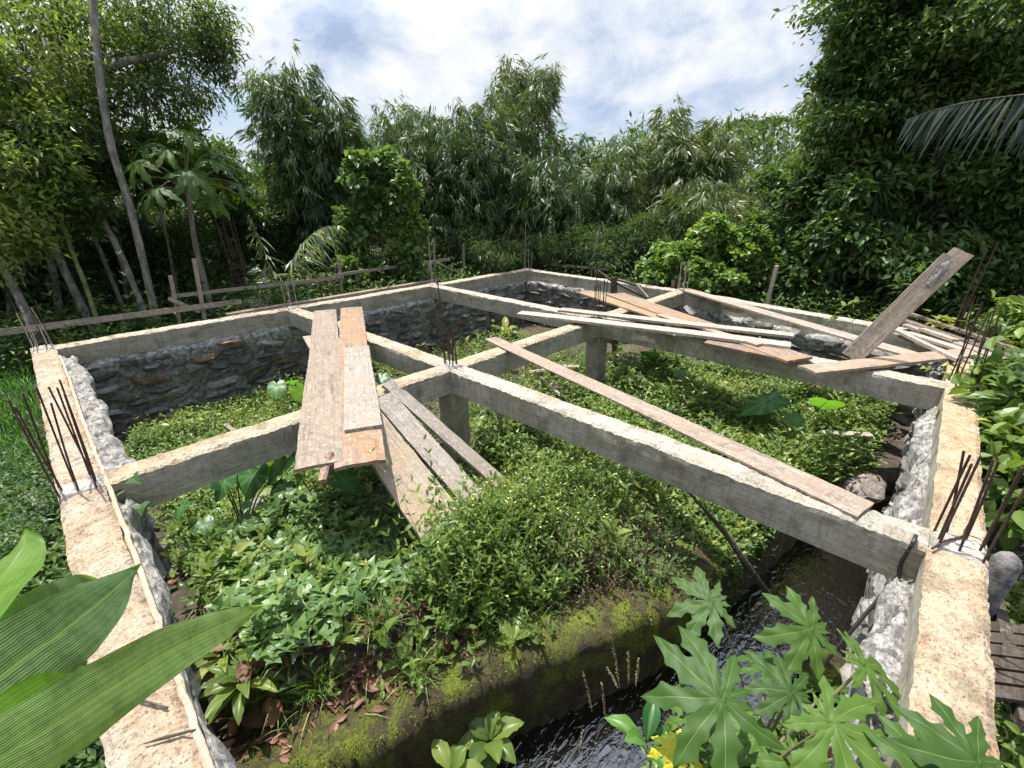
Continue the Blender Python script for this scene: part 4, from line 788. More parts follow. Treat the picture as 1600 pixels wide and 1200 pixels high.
taro('big leaved taro in the lush cell left of the right beam', P2(1235, 690), [(1200, 628, -.56, .33, 2.2, .5, None), (1292, 628, -.56, .27, .2, .6, None), (1240, 655, -.68, .2, 4, .5, None)])
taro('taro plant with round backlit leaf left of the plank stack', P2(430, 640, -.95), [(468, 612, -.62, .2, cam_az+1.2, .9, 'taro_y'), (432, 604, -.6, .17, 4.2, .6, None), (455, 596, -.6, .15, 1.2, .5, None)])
taro('taro plant below the crossing of the middle beam and left of the planks', P2(600, 600, -.95), [(598, 590, -.7, .16, 4.2, .5, None)])
taro('taro plant against the far right footing under the middle beam', P2(1020, 585, -.95), [(1016, 553, -.68, .24, .3, .6, None), (1062, 583, -.82, .14, 4, .5, None)])
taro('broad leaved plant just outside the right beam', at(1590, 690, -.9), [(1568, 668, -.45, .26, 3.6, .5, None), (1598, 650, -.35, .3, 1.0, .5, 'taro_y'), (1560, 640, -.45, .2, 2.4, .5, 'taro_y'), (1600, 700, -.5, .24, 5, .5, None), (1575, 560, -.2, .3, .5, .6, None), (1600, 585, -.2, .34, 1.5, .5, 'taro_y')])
# papaya leaves
def pap_prof(th):
    deg = np.degrees(th); out_ = np.full(th.shape, .16)
    for c, Lm, w_ in [(0, 1.0, 1.2), (49, .95, 1.2), (-51, .96, 1.2), (98, .78, 1.15), (-99, .8, 1.15), (146, .5, 1), (-146, .52, 1)]:
        x = np.abs(deg-c)/w_; xs = (deg-c)*1.0
        o = np.interp(x, [0, 2.5, 6, 8.5, 10, 13, 15.5, 17.5, 20.5, 25], [1, .87, .68, .6, .74, .64, .42, .5, .36, .24])*Lm
        out_ = np.maximum(out_, o)
    return out_
PV = [math.radians(a) for a in (0, 49, -51, 98, -99, 146, -146, 9.0*1.2+1)]
LT = np.array([0, .1, .2, .3, .38, .44, .5, .56, .64, .7, .76, .84, .92, 1.0]); LW = np.array([.035, .07, .095, .12, .2, .165, .125, .135, .19, .13, .1, .075, .04, .002])
def lobed(acc, c, R, az, nv, droop, nt_=30, nu=9, lobes=((0, 1.0), (40, .96), (-40, .96), (82, .85), (-82, .85), (125, .62), (-125, .62), (163, .36), (-163, .36)), curl=.13):
    nv = nrm(np.array(nv, float)); t0 = np.array([math.cos(az), math.sin(az), 0]); t0 = nrm(t0-(t0 @ nv)*nv); s0 = np.cross(nv, t0); rr = rng.random()
    A0 = math.radians(rng.normal()*8)
    for (dg, Lm) in lobes:
        a = math.radians(dg+rng.normal()*3)+A0; d = math.cos(a)*t0+math.sin(a)*s0; sd = -math.sin(a)*t0+math.cos(a)*s0; L_ = R*Lm*rng.uniform(.88, 1.05); dr = droop*rng.uniform(.6, 1.5); bend = rng.normal()*.1
        t_ = np.linspace(0, 1, nt_); u_ = np.array([-1, -.7, -.4, -.13, -.04, 0, .04, .13, .4, .7, 1]); nu = 11; w = np.interp(t_, LT, LW)*L_*.9; skew = .5+.5*(rng.random()-.5)
        uu = np.abs(u_)[None]; side = np.where(u_ > 0, 1+.15*np.sin(t_[:, None]*9+a*3), 1-.15*np.sin(t_[:, None]*8+a*5))
        along = t_[:, None]*L_+uu*w[:, None]*skew*(t_[:, None] > .3); lat = u_[None]*w[:, None]*side+bend*L_*t_[:, None]**2
        z = -dr*L_*(along/L_)**2*.55 + .02*L_ + uu*w[:, None]*curl - .25*uu**3*w[:, None]*curl*3 + .012*L_*np.sin(t_[:, None]*14+u_[None]*2+a)
        G = np.array(c)+along[..., None]*d+lat[..., None]*sd+z[..., None]*nv
        q = np.where(uu < .02, .85, 0)+0*t_[:, None]; 
        for tb in (): q = np.maximum(q, .12*(np.abs(t_[:, None]+uu*0-tb) < .6/nt_)*(w[:, None] > .05*L_))
        acc.add(G.reshape(-1, 3), gridfaces(nt_, nu), rr+.12*rng.random(), q.ravel())
def papaya_leaf(parent, c, R, az, tilt, taz, my='papaya', droop=.28):
    nv = np.array([math.cos(taz)*math.sin(tilt), math.sin(taz)*math.sin(tilt), math.cos(tilt)]); A = Acc(); lobed(A, c, R*.94, az, nv, droop*rng.uniform(.7, 1.3)); return A.build('leaf', M[my], parent, smooth=True)
def papaya(label, base, lv, r=.008):
    tt = thing('papaya_plant', tuple(base), label, 'papaya plant'); b_ = np.array(base, float)
    for (x, y, z, R, az, tilt, taz, my) in lv:
        c = at(x, y, z); papaya_leaf(tt, c, R, az, tilt, taz, my or 'papaya')
        mid = b_*.5+c*.5+[0, 0, .06]; A = Acc(); tube(A, curve([b_, mid, c-[0, 0, .005]], 12), np.linspace(r, r*.55, 12), 7); A.build('petiole', M['petiole'], tt)
    return tt
pa = lambda px_, py_: math.atan2(*( (px_*CR[:2]+py_*CU[:2])[::-1] ))     # image direction -> ground azimuth
papaya('papaya plant over the stream with the leaf closest to the mossy wall', at(1165, 1090, -1.0), [(1112, 941, -.35, .25, pa(-1, -.25), .35, pa(-.3, -1), None)], .006)
papaya('large papaya plant at the bottom right beside the near end of the right footing', (1.5, .05, -1.0),
       [(1130, 1093, -.15, .34, pa(-1, .1), .35, pa(-.2, -1), None), (1267, 983, -.3, .27, pa(-1, .35), .5, pa(0, -1), None), (1350, 1040, -.05, .24, pa(1, -.6), .55, pa(.7, -.6), None),
        (1299, 1130, 0, .26, pa(.25, -1), .3, pa(0, -1), None), (1238, 1083, -.35, .22, pa(-.6, .6), .25, pa(0, -1), 'papaya'), (1180, 1150, -.45, .25, pa(-.8, -1), .3, pa(-.3, -1), None),
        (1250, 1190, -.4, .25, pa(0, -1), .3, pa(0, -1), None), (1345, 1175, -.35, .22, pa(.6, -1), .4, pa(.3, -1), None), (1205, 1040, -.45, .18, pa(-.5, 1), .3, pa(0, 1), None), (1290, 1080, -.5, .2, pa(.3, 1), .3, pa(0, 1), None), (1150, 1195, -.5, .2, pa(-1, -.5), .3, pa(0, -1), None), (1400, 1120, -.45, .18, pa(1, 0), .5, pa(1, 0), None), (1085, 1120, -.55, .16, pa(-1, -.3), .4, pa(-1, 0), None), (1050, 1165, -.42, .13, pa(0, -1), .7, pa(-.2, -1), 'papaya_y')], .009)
papaya('papaya leaves reaching over the near end of the right beam', (1.3, -.02, -1.0), [(1528, 1192, .12, .23, pa(-1, .6), .3, pa(0, -1), None), (1470, 1215, .0, .2, pa(-1, .1), .3, pa(0, -1), None)], .007)

# big broad leaves hanging into the near left corner
def strap_leaf(parent, pts, W, side, mt, fold=.25, n=60, k=29, roll=0.0, yel=0.0, asym=0.0, rip=.01):
    c = curve(pts, n); t_ = np.linspace(0, 1, n); T = nrm(np.gradient(c, axis=0)); side = np.array(side, float); S = nrm(side[None]-(T @ side)[:, None]*T); U = np.cross(T, S)
    w = W*np.interp(t_, [0, .08, .3, .5, .68, .8, .9, 1], [.6, .8, 1, .95, .7, .46, .2, 0])
    u_ = np.linspace(-1, 1, k); ph = rng.uniform(0, 6)
    lat = u_[None]*w[:, None]/2; up = (np.abs(u_)[None]*w[:, None]/2*fold) - roll*w[:, None]*(u_[None]**2) + rip*W*6*np.sin(t_[:, None]*11+ph+u_[None])*np.abs(u_)[None]**3
    G = c[:, None]+lat[..., None]*S[:, None]+up[..., None]*U[:, None]
    q = np.abs(u_)[None]*.5*(1+0*t_[:, None]) + .0 + .22*(1-t_[:, None]) ; r = np.where(np.abs(u_)[None] < .03, .6, 0)+yel+0*t_[:, None]
    A = Acc(); A.add(G.reshape(-1, 3), gridfaces(n, k), np.broadcast_to(r, (n, k)).ravel(), np.broadcast_to(q, (n, k)).ravel()); return A.build('leaf', mt, parent, smooth=True)
cn = thing('broad_leaf_plant', (-.55, .35, -.5), 'broad leaved ginger like plant reaching in from the near left corner with long ribbed leaves', 'broad leaved plant')
vup = CU; vr = CR
strap_leaf(cn, [atd(-130, 1265, .46), atd(90, 1130, .58), atd(260, 1020, .74), atd(365, 968, .85), atd(414, 945, .92)], .082, vup*.9-vr*.35-CF*.3, M['canna_l'], .12, roll=.05)
strap_leaf(cn, [atd(-160, 1230, .56), atd(0, 1060, .68), atd(110, 978, .8), atd(180, 920, .92), atd(222, 880, 1.0)], .11, vup*.85-vr*.6, M['canna'], .15, roll=.06)
strap_leaf(cn, [atd(-160, 1080, .72), atd(-30, 1010, .82), atd(60, 955, .92), atd(120, 915, 1.02), atd(150, 905, 1.08)], .075, vup*.85-vr*.5, M['canna'], .2, roll=.05)
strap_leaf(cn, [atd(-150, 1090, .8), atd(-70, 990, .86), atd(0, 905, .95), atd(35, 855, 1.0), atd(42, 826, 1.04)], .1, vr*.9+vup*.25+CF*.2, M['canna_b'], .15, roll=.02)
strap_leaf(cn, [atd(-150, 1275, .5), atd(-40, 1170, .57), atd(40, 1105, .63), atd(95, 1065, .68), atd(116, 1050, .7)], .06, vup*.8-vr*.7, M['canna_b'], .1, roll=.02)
A = Acc(); tube(A, curve([(-.55, .35, -.8), (-.5, .38, 0), (-.42, .42, .6)], 10), .016, 8); A.build('stem', M['stem'], cn)
# dead leaves
spots = [(405, 1150, .13), (425, 1135, .12), (380, 1145, .11), (400, 1095, .1), (395, 985, .09), (465, 925, .08), (582, 1085, .09), (592, 990, .09), (600, 1000, .07), (705, 1020, .1), (760, 985, .1), (780, 980, .09), (735, 1000, .08), (1208, 905, .05), (1090, 850, .05), (530, 935, .07), (560, 985, .06), (420, 1090, .08), (350, 1135, .07), (1130, 820, .06), (372, 1010, .06)]
where = ['nearest the left beam', 'in the curled pile by the left beam', 'behind the curled pile by the left beam', 'above the curled pile', 'under the tip of the long ribbed leaf', 'pinkish, alone in the short weeds', 'curled on the edge of the bare soil', 'in the middle of the litter, lighter', 'touching the lighter one in the litter', 'hanging at the edge of the mossy wall', 'dark, right end of the wall top litter', 'rightmost on the wall top litter', 'small, left of the two on the wall', 'orange, above the papaya leaf', 'small, in the dry weeds', 'in the weeds below the tan plank', 'among straw, small', 'small one beside the narrow leaved plant', 'half hidden at the left footing', 'near the stick under the beam', 'smallest, beside the ribbed leaf']
for i, ((x, y, s_), wz) in enumerate(zip(spots, where)):
    s_ *= 1.15
    q = P2(x, y, -1.0); a = rng.uniform(0, 6.28); tl = rng.uniform(.1, .7); A = Acc(); t_ = np.linspace(0, 1, 14); u_ = np.linspace(-1, 1, 9)
    w = s_*.62*np.sin(math.pi*np.clip(t_, .02, .99))**.75; cu = rng.uniform(.5, 1.5); G = np.zeros((14, 9, 3)); G[..., 0] = ((t_-.5)*s_)[:, None]; G[..., 1] = u_[None]*w[:, None]/2
    G[..., 2] = (u_[None]**2*w[:, None]*.5*cu) + s_*.5*(t_[:, None]-.5)**2*cu + .004*rng.normal(size=(14, 9))
    R_ = np.array(Matrix.Rotation(a, 3, 'Z') @ Matrix.Rotation(tl, 3, 'X') @ Matrix.Rotation(rng.normal()*.4, 3, 'Y'))
    A.add(G.reshape(-1, 3) @ R_.T + np.array(q)+[0, 0, .05+s_*.2], gridfaces(14, 9), rng.random()); tag(A.build('dead_leaf', M['deadleaf'], smooth=True), 'curled brown dead leaf '+wz, 'dead leaf', 'fallen dead leaves')
# rocks
def rock(label, p, s, mt='stone', rot=0, seed=1, tone=.6):
    bm = bmesh.new(); bmesh.ops.create_icosphere(bm, subdivisions=4, radius=1); V = np.array([v.co[:] for v in bm.verts]); F = np.array([[v.index for v in f.verts] for f in bm.faces]); bm.free()
    r = np.random.default_rng(seed); K = nrm(r.normal(size=(16, 3))); dd_ = r.uniform(.62, .95, 16); 
    for kk, d_ in zip(K, dd_): ex = np.clip(V @ kk-d_, 0, None); V = V-ex[:, None]*kk*.9
    V = V*(1+.05*hnoise(V[:, 0]*4, V[:, 1]*4+V[:, 2]*3, 1, seed)[:, None]+.012*r.normal(size=(len(V), 1)))
    R_ = np.array(Matrix.Rotation(rot, 3, 'Z')); A = Acc(); A.add((V*np.array(s)) @ R_.T+np.array(p), F, tone); return tag(A.build('rock', M[mt], smooth=False), label, 'rock')
rock('mossy brown rock between the long inner beam and the right footing', GP(1345, 765, .03), (.28, .2, .16), 'stone', .4, 3, .93)
rock('flat rock lying behind the taro stems under the left inner beam', GP(412, 800, .02), (.26, .14, .13), 'stone', .9, 5, .7)
rock('grey rock beside the foot of the crossing column', GP(795, 680, .03), (.2, .14, .1), 'stone', .2, 7, .7)
rock('small grey rock in the weeds left of the middle of the long beam', GP(905, 768, .02), (.1, .08, .06), 'stone', .2, 9, .84)
rock('dark rock at the outer bottom right corner of the picture', (1.55, -.95, -.55), (.35, .25, .25), 'stone', .2, 11, .8)
rock('large broken chunk in the water below the papaya', at(1285, 1040, -1.3), (.16, .14, .13), 'mossc', .9, 13)
rock('dark rock in the mid left cell close to the footing', GP(305, 662, .03), (.09, .07, .07), 'stone', .2, 15, .5)
# sticks and loose timber on the ground
A = Acc(); tube(A, curve([at(1072, 765, -.4), at(1130, 830, -.7), at(1165, 880, -.95), at(1203, 932, -1.3)], 24), np.interp(np.linspace(0, 1, 24), [0, .3, .6, 1], [.006, .018, .024, .02]), 7); tag(A.build('palm_rib', M['wdark']), 'dry brown palm rib leaning from the near beam down into the stream', 'palm rib')
A = Acc(); tube(A, curve([GP(985, 770, .12), GP(1060, 825, .14)], 8), .012, 6); tag(A.build('stick', M['dry']), 'pale stick lying in the dry weeds', 'stick')
A = Acc(); tube(A, curve([at(845, 590, -.9), at(880, 620, -.95), at(915, 632, -1.0)], 10), .022, 6); tag(A.build('stick', M['wtan']), 'tan bamboo piece on the ground left of the second column', 'stick')
A = Acc(); tube(A, curve([at(828, 582, -.9), at(860, 578, -.85)], 8), .03, 6); tag(A.build('stick', M['wtan']), 'short thick log under the single long plank', 'stick')
plank('pale weathered board lying in the weeds near the right footing', at(1285, 674, -.82), at(1362, 678, -.82), .09, .03, 'g', 1.1)
plank('short batten on the ground in the left cell', at(352, 662, -.95), at(366, 672, -.95), .05, .04, 'b', .9)
plank('rotting batten outside the left beam', at(48, 765, -.7), at(84, 850, -.7), .07, .04, 'g', .8)
plank('grey stone like board chunk under the planks between the columns', at(850, 570, -.95), at(905, 572, -.9), .12, .05, 'g', .9)
A = Acc(); tube(A, curve([at(1228, 1180, -.9), at(1330, 1215, -.9)], 6), .01, 6); tag(A.build('stick', M['dry']), 'pale twig at the bottom under the papaya', 'stick')
tag((lambda A: (tube(A, curve([at(225, 1162, .012), at(260, 1152, .015), at(306, 1140, .012)], 12), np.interp(np.linspace(0, 1, 12), [0, .5, 1], [.002, .006, .003]), 6), A.build('twig', M['wdark']))[1])(Acc()), 'dark twig lying across the near end of the left beam', 'twig')
tag((lambda A: (tube(A, curve([at(205, 1090, .012), at(235, 1098, .015), at(262, 1106, .012)], 12), .004, 6), A.build('twig', M['wdark']))[1])(Acc()), 'short broken twig on the left beam', 'twig')
# thin vine trailing on the near left inner beam
A = Acc(); c = curve([at(190, 765, -.05), at(250, 772, -.12), (.5, 3.13, -.16), (.75, 3.12, -.13)], 30); tube(A, c, .0022, 5, .6); leaves(A, np.array([at(182, 765, -.05), at(220, 785, -.1), at(205, 745, .02)]), np.array([[-.5, -.6, -.4], [-.3, -.8, -.6], [.2, -.6, -.2]]), np.array([[-.3, -.7, .6]]*3), .085, .08, T_IVY); tag(A.build('vine', M['vine']), 'thin vine with three leaves trailing along the near left inner beam', 'vine')
A = Acc(); c = curve([at(1350, 470, .1), at(1320, 478, .25), at(1295, 500, .05), at(1275, 520, -.05)], 30); tube(A, c, .005, 5, .7); P = c[4:28:2]; leaves(A, P, rdir(len(P)), rdir(len(P)), .09, .06, T_HEART, rnd=np.full(len(P), .9)); tag(A.build('vine', M['bright']), 'small vine looping over the far right beam', 'vine')
A = Acc(); P = at(1470, 505, .12)+rng.normal(size=(26, 3))*.06; leaves(A, P, rdir(26), [0, 0, 1.0]+rng.normal(size=(26, 3))*.4, .08, .07, T_HEART, rnd=np.full(26, .95)); tag(A.build('vine', M['bright']), 'yellow green vine leaves lying on the outside board pile', 'vine')
A = Acc(); P = at(1500, 582, .06)+rng.normal(size=(30, 3))*[.07, .1, .03]; leaves(A, P, rdir(30), [0, 0, 1.0]+rng.normal(size=(30, 3))*.4, .07, .06, T_IVY, rnd=np.full(30, .95)); tag(A.build('vine', M['bright']), 'green vine leaves around the starter bars of the right middle node', 'vine')
# ------------------------------------------------------------------ trees
def gpt(x, D, z=None):
    q = atd(x, 400, D); return np.array([q[0], q[1], gz(q[0], q[1]) if z is None else z])
def zat(x, y, D): return float(atd(x, y, D)[2])
def bamboo(label, x, D, ytop, wid, n_culm=12, sprays=2600, mt='bamboo', lf=(.22, .38), low=.08, seed=0, tip=0.6, lw=.125, name='bamboo_clump', droop=1.0, dense=10, hv=(.5, .98), topw=.72):
    global rng
    rng = np.random.default_rng(1000+seed); b_ = gpt(x, D); H = zat(x, ytop, D)-b_[2]
    tt = thing(name, tuple(b_), label, 'bamboo', 'bamboo clumps around the site'); cv = []
    for i in range(n_culm):
        a = rng.uniform(0, 6.283); o = rng.uniform(0, .3*wid); hh_ = H*rng.uniform(*hv) if i else H; sp = wid*rng.uniform(.25, .75)
        s0 = b_+[o*math.cos(a), o*math.sin(a), 0]; t_ = np.linspace(0, 1, 16)
        c = s0 + np.stack([np.cos(a)*sp*t_**2.3, np.sin(a)*sp*t_**2.3, hh_*(t_-.13*t_**5)], -1); c[:, :2] += .04*rng.normal(size=2)*t_[:, None]
        cv.append(c); A = Acc(); tube(A, c, np.linspace(.032, .006, 16), 5); A.build('culm', M['culm'], tt)
    cv = np.array(cv); n = int(sprays*.5); ci = rng.integers(0, n_culm, n); t_ = low+(1-low)*rng.random(n)**(.85); k = t_*15; k0 = np.minimum(k.astype(int), 14); f = (k-k0)[:, None]
    P0 = cv[ci, k0]*(1-f)+cv[ci, k0+1]*f; a = rng.uniform(0, 6.283, n); rr = wid*(.1+.52*np.sqrt(rng.random(n)))*(1-topw*t_**2)*(.45+.55*np.minimum(1, t_*2.5)); 
    P = P0+np.stack([np.cos(a)*rr, np.sin(a)*rr, rng.normal(size=n)*.12-.25*rr*droop], -1); out_ = np.stack([np.cos(a), np.sin(a), np.full(n, -.35*droop)], -1)
    P[:, 2] = np.maximum(P[:, 2], b_[2]+.1)
    A = Acc(); cl = .35*rng.random(n)+.35*rng.random(n_culm)[ci]+.4*(hnoise(P[:, 0]+P[:, 1], P[:, 2], 1.3, seed)*.5+.5)
    for j in range(dense):
        if j == 0: fd = nrm(out_*[.8, .8, 1]+rng.normal(size=(n, 3))*[.45, .45, .3]+[0, 0, -.5*droop]); sdv = nrm(np.cross(fd, rdir(n)+[0, 0, 1.2])); fan = rng.uniform(.35, .8, (n, 1)); nv_ = np.cross(sdv, fd)
        an = (j/(dense-1)-.5)*2+rng.normal(size=(n, 1))*.12; D_ = fd*np.cos(an*fan)+sdv*np.sin(an*fan)+rng.normal(size=(n, 3))*.14+[0, 0, -.12]; l_ = rng.uniform(*lf, n)*(1-.3*np.abs(an[:, 0])); off = rng.normal(size=(n, 3))*.035+fd*(rng.random((n, 1))-.5)*.18
        leaves(A, P+off, D_, nv_+rng.normal(size=(n, 3))*.35, l_, l_*lw, T_LANCE if D < 11 else T_DIA, rnd=np.clip(cl*.75+.35*rng.random(n)-.08, 0, 1))
    tw = rng.integers(0, n, 260); leaves(A, P0[tw], P[tw]-P0[tw], rdir(260), np.linalg.norm(P[tw]-P0[tw], axis=1), .012, T_DIA, mat=1)
    A.build('foliage', [M[mt], M['culm']], tt)
    
    return tt
def crown(acc, blobs, per, lf, wr, tm, dr=.3, clus=7, cr=.16, seed=0, shell=.55, dn_=1.0, msub=15):
    for (c, r, w_) in blobs:
        n = int(per*w_*.62*dn_); m_ = msub; sc_ = rdir(m_)*rng.uniform(.35, 1.02, (m_, 1)); sr = rng.uniform(.2, .42, m_); g_ = rng.integers(0, m_, n); u = sc_[g_]+rdir(n)*sr[g_][:, None]*rng.random((n, 1))**.45*[1, 1, .8]; P = np.array(c)+u*np.array(r)
        cl = .35*rng.random(n)+.15+.55*rng.random(m_)[g_]+.15*hnoise(P[:, 0]+P[:, 1], P[:, 2], 1.5, seed)
        for j in range(clus):
            o = rng.normal(size=(n, 3))*cr*.6; D_ = nrm(u)*.7+rng.normal(size=(n, 3))*.7+[0, 0, -dr]; l_ = rng.uniform(*lf, n)
            leaves(acc, P+o, D_, [0, 0, 1.0]+rng.normal(size=(n, 3))*.5, l_, l_*wr, tm, rnd=np.clip(cl*.7+.35*rng.random(n)-.05, 0, 1))
def tree(label, trunk, r0, r1, limbs, blobs, mt='tree', bk='bark', per=900, lf=(.08, .13), wr=.42, tm=T_DIA, seed=0, dr=.3, clus=7, cr=.16, name='tree', cat='tree', group=None, shell=.5, dn_=1.0, msub=15):
    global rng
    rng = np.random.default_rng(2000+seed); trunk = np.array(trunk, float)
    tt = thing(name, tuple(trunk[0]), label, cat, group); c = curve(trunk, 30); c[:, :2] += .012*rng.normal(size=(30, 2)).cumsum(0)*0; A = Acc()
    tube(A, c, np.linspace(r0, r1, 30)*(1+.06*rng.normal(size=30)), 10); A.build('trunk', M[bk], tt, smooth=True)
    for lm in limbs:
        A = Acc(); lc = curve(lm[0], 16); tube(A, lc, np.linspace(lm[1], lm[1]*.35, 16), 7); A.build('limb', M[bk], tt, smooth=True)
    if blobs:
        A = Acc(); crown(A, blobs, per, lf, wr, tm, dr, clus, cr, seed, dn_=dn_, msub=msub)
        for (cc, r, w_) in blobs:                       # twigs into each clump of leaves
            m_ = 26; e = np.array(cc)+rdir(m_)*np.array(r)*.8; s0 = np.array(cc)-np.array([0, 0, r[2]*.5])+rng.normal(size=(m_, 3))*.1; leaves(A, s0, e-s0, rdir(m_), np.linalg.norm(e-s0, axis=1), .02, T_DIA, mat=1)
        A.build('crown', [M[mt], M[bk]], tt)
    return tt
def bl(x, y, D, rx, rz, w_=1.0, rd=None):
    """a leaf mass centred at photo point x,y at ground distance D; rx, rz are half sizes in metres"""
    return (tuple(atd(x, y, D)), (rx, rd or rx, rz), w_)
# bamboo behind the back beams, left to right
bamboo('dark tall bamboo clump with pointed top left of the sky gap centre', 515, 12.0, 40, 1.25, 18, 8200, 'bamboo', seed=1, low=.05, hv=(.66, .95), topw=.5)
bamboo('broad bamboo clump in the middle, its leaves hanging low behind the frame', 710, 13.0, 105, 2.3, 20, 8600, 'bamboo', seed=2, low=.04, hv=(.72, .95), topw=.5)
bamboo('thin tall bamboo tuft rising highest above the middle clump', 815, 13.6, 20, 1.25, 10, 2600, 'bamboo_light', seed=3, low=.5, dense=8, hv=(.8, .98), name='bamboo_clump')
bamboo('bamboo clump right of the highest tuft', 870, 12.6, 180, 2.3, 16, 6500, 'bamboo', seed=4, low=.04)
bamboo('dense green bamboo clump just right of the picture middle', 965, 13.4, 200, 2.0, 14, 6000, 'bamboo', seed=5, low=.04)
bamboo('pale feathery bamboo clump standing above the vine mound', 1065, 12.8, 130, 1.2, 12, 4800, 'bamboo_light', seed=6, low=.1, hv=(.75, .95), topw=.5)
bamboo('yellowish bamboo clump between the pale clump and the dark right trees', 1165, 12.2, 232, 2.2, 14, 5200, 'bamboo_light', seed=7, low=.05)
bamboo('small pale bamboo against the sky beside the dark right tree', 1265, 13.5, 185, 1.2, 10, 2600, 'bamboo_light', seed=8, low=.2)
bamboo('grey green bamboo below the dark right tree', 1240, 10.8, 262, 1.9, 10, 3200, 'bamboo', seed=9, low=.05)
bamboo('low bamboo behind the young palm, left of the tall dark clump', 430, 13.5, 240, 2.2, 12, 5200, 'bamboo_light', seed=10, low=.03)
bamboo('bamboo thicket low behind the papaya tree at the left', 330, 12.5, 262, 2.0, 10, 4200, 'bamboo', seed=11, low=.03)
bamboo('dark bamboo thicket behind the left batter board', 200, 12.0, 300, 2.2, 10, 4200, 'bamboo', seed=12, low=.03)
bamboo('dark bamboo thicket at the far left edge', 40, 11.5, 310, 2.3, 10, 4200, 'bamboo', seed=13, low=.03)
bamboo('feathery bamboo tips above the right tree edge', 1275, 12.5, -10, 1.0, 5, 420, 'bamboo_light', seed=14, low=.7)
# left trees
tl = 'tree'
def tp(lst, base=True):
    P = [atd(x, y, D) for x, y, D in lst]
    if base: P.insert(0, np.array([P[0][0]+(P[0][0]-P[1][0])*.15, P[0][1]+(P[0][1]-P[1][1])*.15, gz(P[0][0], P[0][1])-.1]))
    return P
tree('tall pale trunked tree curving up at the left, its dark limb reaching right', tp([(246, 505, 8.4), (205, 330, 8.5), (172, 220, 8.5), (150, 60, 8.6), (140, -150, 8.8)]), .055, .038,
     [([atd(165, 110, 9.3), atd(200, 95, 9.2), atd(250, 85, 9.2), atd(300, 70, 9.2), atd(340, 50, 9.3)], .055), ([atd(150, 40, 9.4), atd(120, 20, 9.5), atd(85, -30, 9.6)], .04), ([atd(160, 90, 9.3), atd(110, 85, 9.4), (atd(55, 88, 9.5))], .05)],
     [bl(290, 60, 9.3, .75, .5, 1.0), bl(340, 95, 9.3, .3, .4, .4), bl(280, 130, 9.3, .7, .35, .7), bl(250, 30, 9.4, .9, .5, .8), bl(190, 0, 9.6, 1.1, .5, .8), bl(240, 150, 9.6, .8, .4, .6), bl(320, 30, 9.2, .35, .3, .4)], per=1500, seed=1, lf=(.07, .13), wr=.28, dr=.6, cr=.14, dn_=.26, msub=26)
tree('slim pale tree leaning left of the tall curved one', tp([(236, 512, 8.6), (180, 380, 8.8), (120, 270, 9.0), (95, 180, 9.2), (70, 60, 9.4)]), .05, .032, [([atd(110, 230, 9.1), atd(60, 200, 9.2), atd(20, 190, 9.2)], .03)],
     [bl(80, 60, 9.4, 1.0, .6, .8), bl(20, 110, 9.3, .9, .6, .8), bl(120, 140, 9.6, .8, .5, .6)], per=1500, seed=2, mt='bright', lf=(.07, .13), wr=.3, dr=.5, cr=.13, dn_=.26, msub=24)
tree('pale trunk at the left between the slim tree and the picture edge', tp([(150, 525, 8.6), (105, 430, 8.7), (70, 350, 8.8), (40, 250, 9.0), (20, 150, 9.2)]), .055, .035, [], [bl(20, 190, 9.2, .9, .55, .8), bl(60, 260, 9.0, .8, .4, .7), bl(110, 300, 9.4, .7, .35, .5)], per=1500, seed=3, mt='tree', lf=(.07, .13), wr=.3, dr=.5, cr=.13, dn_=.42, msub=24)
tree('leaning pale trunk nearest the left edge, behind the corner bars', tp([(52, 515, 8.4), (30, 465, 8.5), (5, 420, 8.6), (-60, 330, 8.8)]), .055, .04, [], [bl(-10, 330, 8.6, .8, .45, .8)], per=1100, seed=4, mt='bright', msub=22, dn_=.7)
tree('thin pale sapling trunk between the curved tree and the slim leaning one', tp([(205, 512, 9.4), (160, 400, 9.5), (118, 300, 9.6), (100, 190, 9.7), (90, 40, 9.9)]), .035, .02, [], [bl(95, 40, 9.9, .5, .3, .4)], per=700, seed=31, mt='tree', dn_=.5)
tree('thin grey sapling trunk right of the tall curved tree', tp([(285, 500, 10.0), (262, 380, 10.0), (235, 250, 10.1), (222, 100, 10.2)]), .035, .02, [], [bl(225, 90, 10.2, .4, .3, .4)], per=700, seed=32, mt='tree', dn_=.5)
tree('thin greenish stem right of the second leaning trunk', tp([(160, 525, 8.4), (135, 450, 8.5), (112, 392, 8.6), (90, 330, 8.8)]), .032, .025, [], [bl(90, 320, 8.8, .5, .3, .5)], bk='culm', per=600, seed=5, mt='tree')
tree('dark old tree at the upper left corner with a thick horizontal limb', tp([(-140, 520, 10.5), (-90, 200, 10.5), (-60, 60, 10.5)]), .3, .18,
     [([atd(-70, 100, 10.5), atd(20, 95, 10.4), atd(90, 88, 10.3), atd(150, 92, 10.3)], .1), ([atd(-65, 60, 10.5), atd(40, 0, 10.4), atd(130, -60, 10.3)], .08)],
     [bl(30, 40, 10.5, 1.3, .8, 1.2), bl(130, 20, 10.6, 1.2, .7, 1.0), bl(-10, 150, 10.5, 1.2, .7, 1.1), bl(90, 170, 10.8, 1.2, .6, 1.0), bl(200, 160, 11, 1.0, .5, .7), bl(60, 240, 10.6, 1.3, .6, 1.0)], bk='barkd', per=1900, seed=6, mt='tree', lf=(.08, .13), wr=.32, dr=.5, cr=.14, dn_=.2, msub=26)
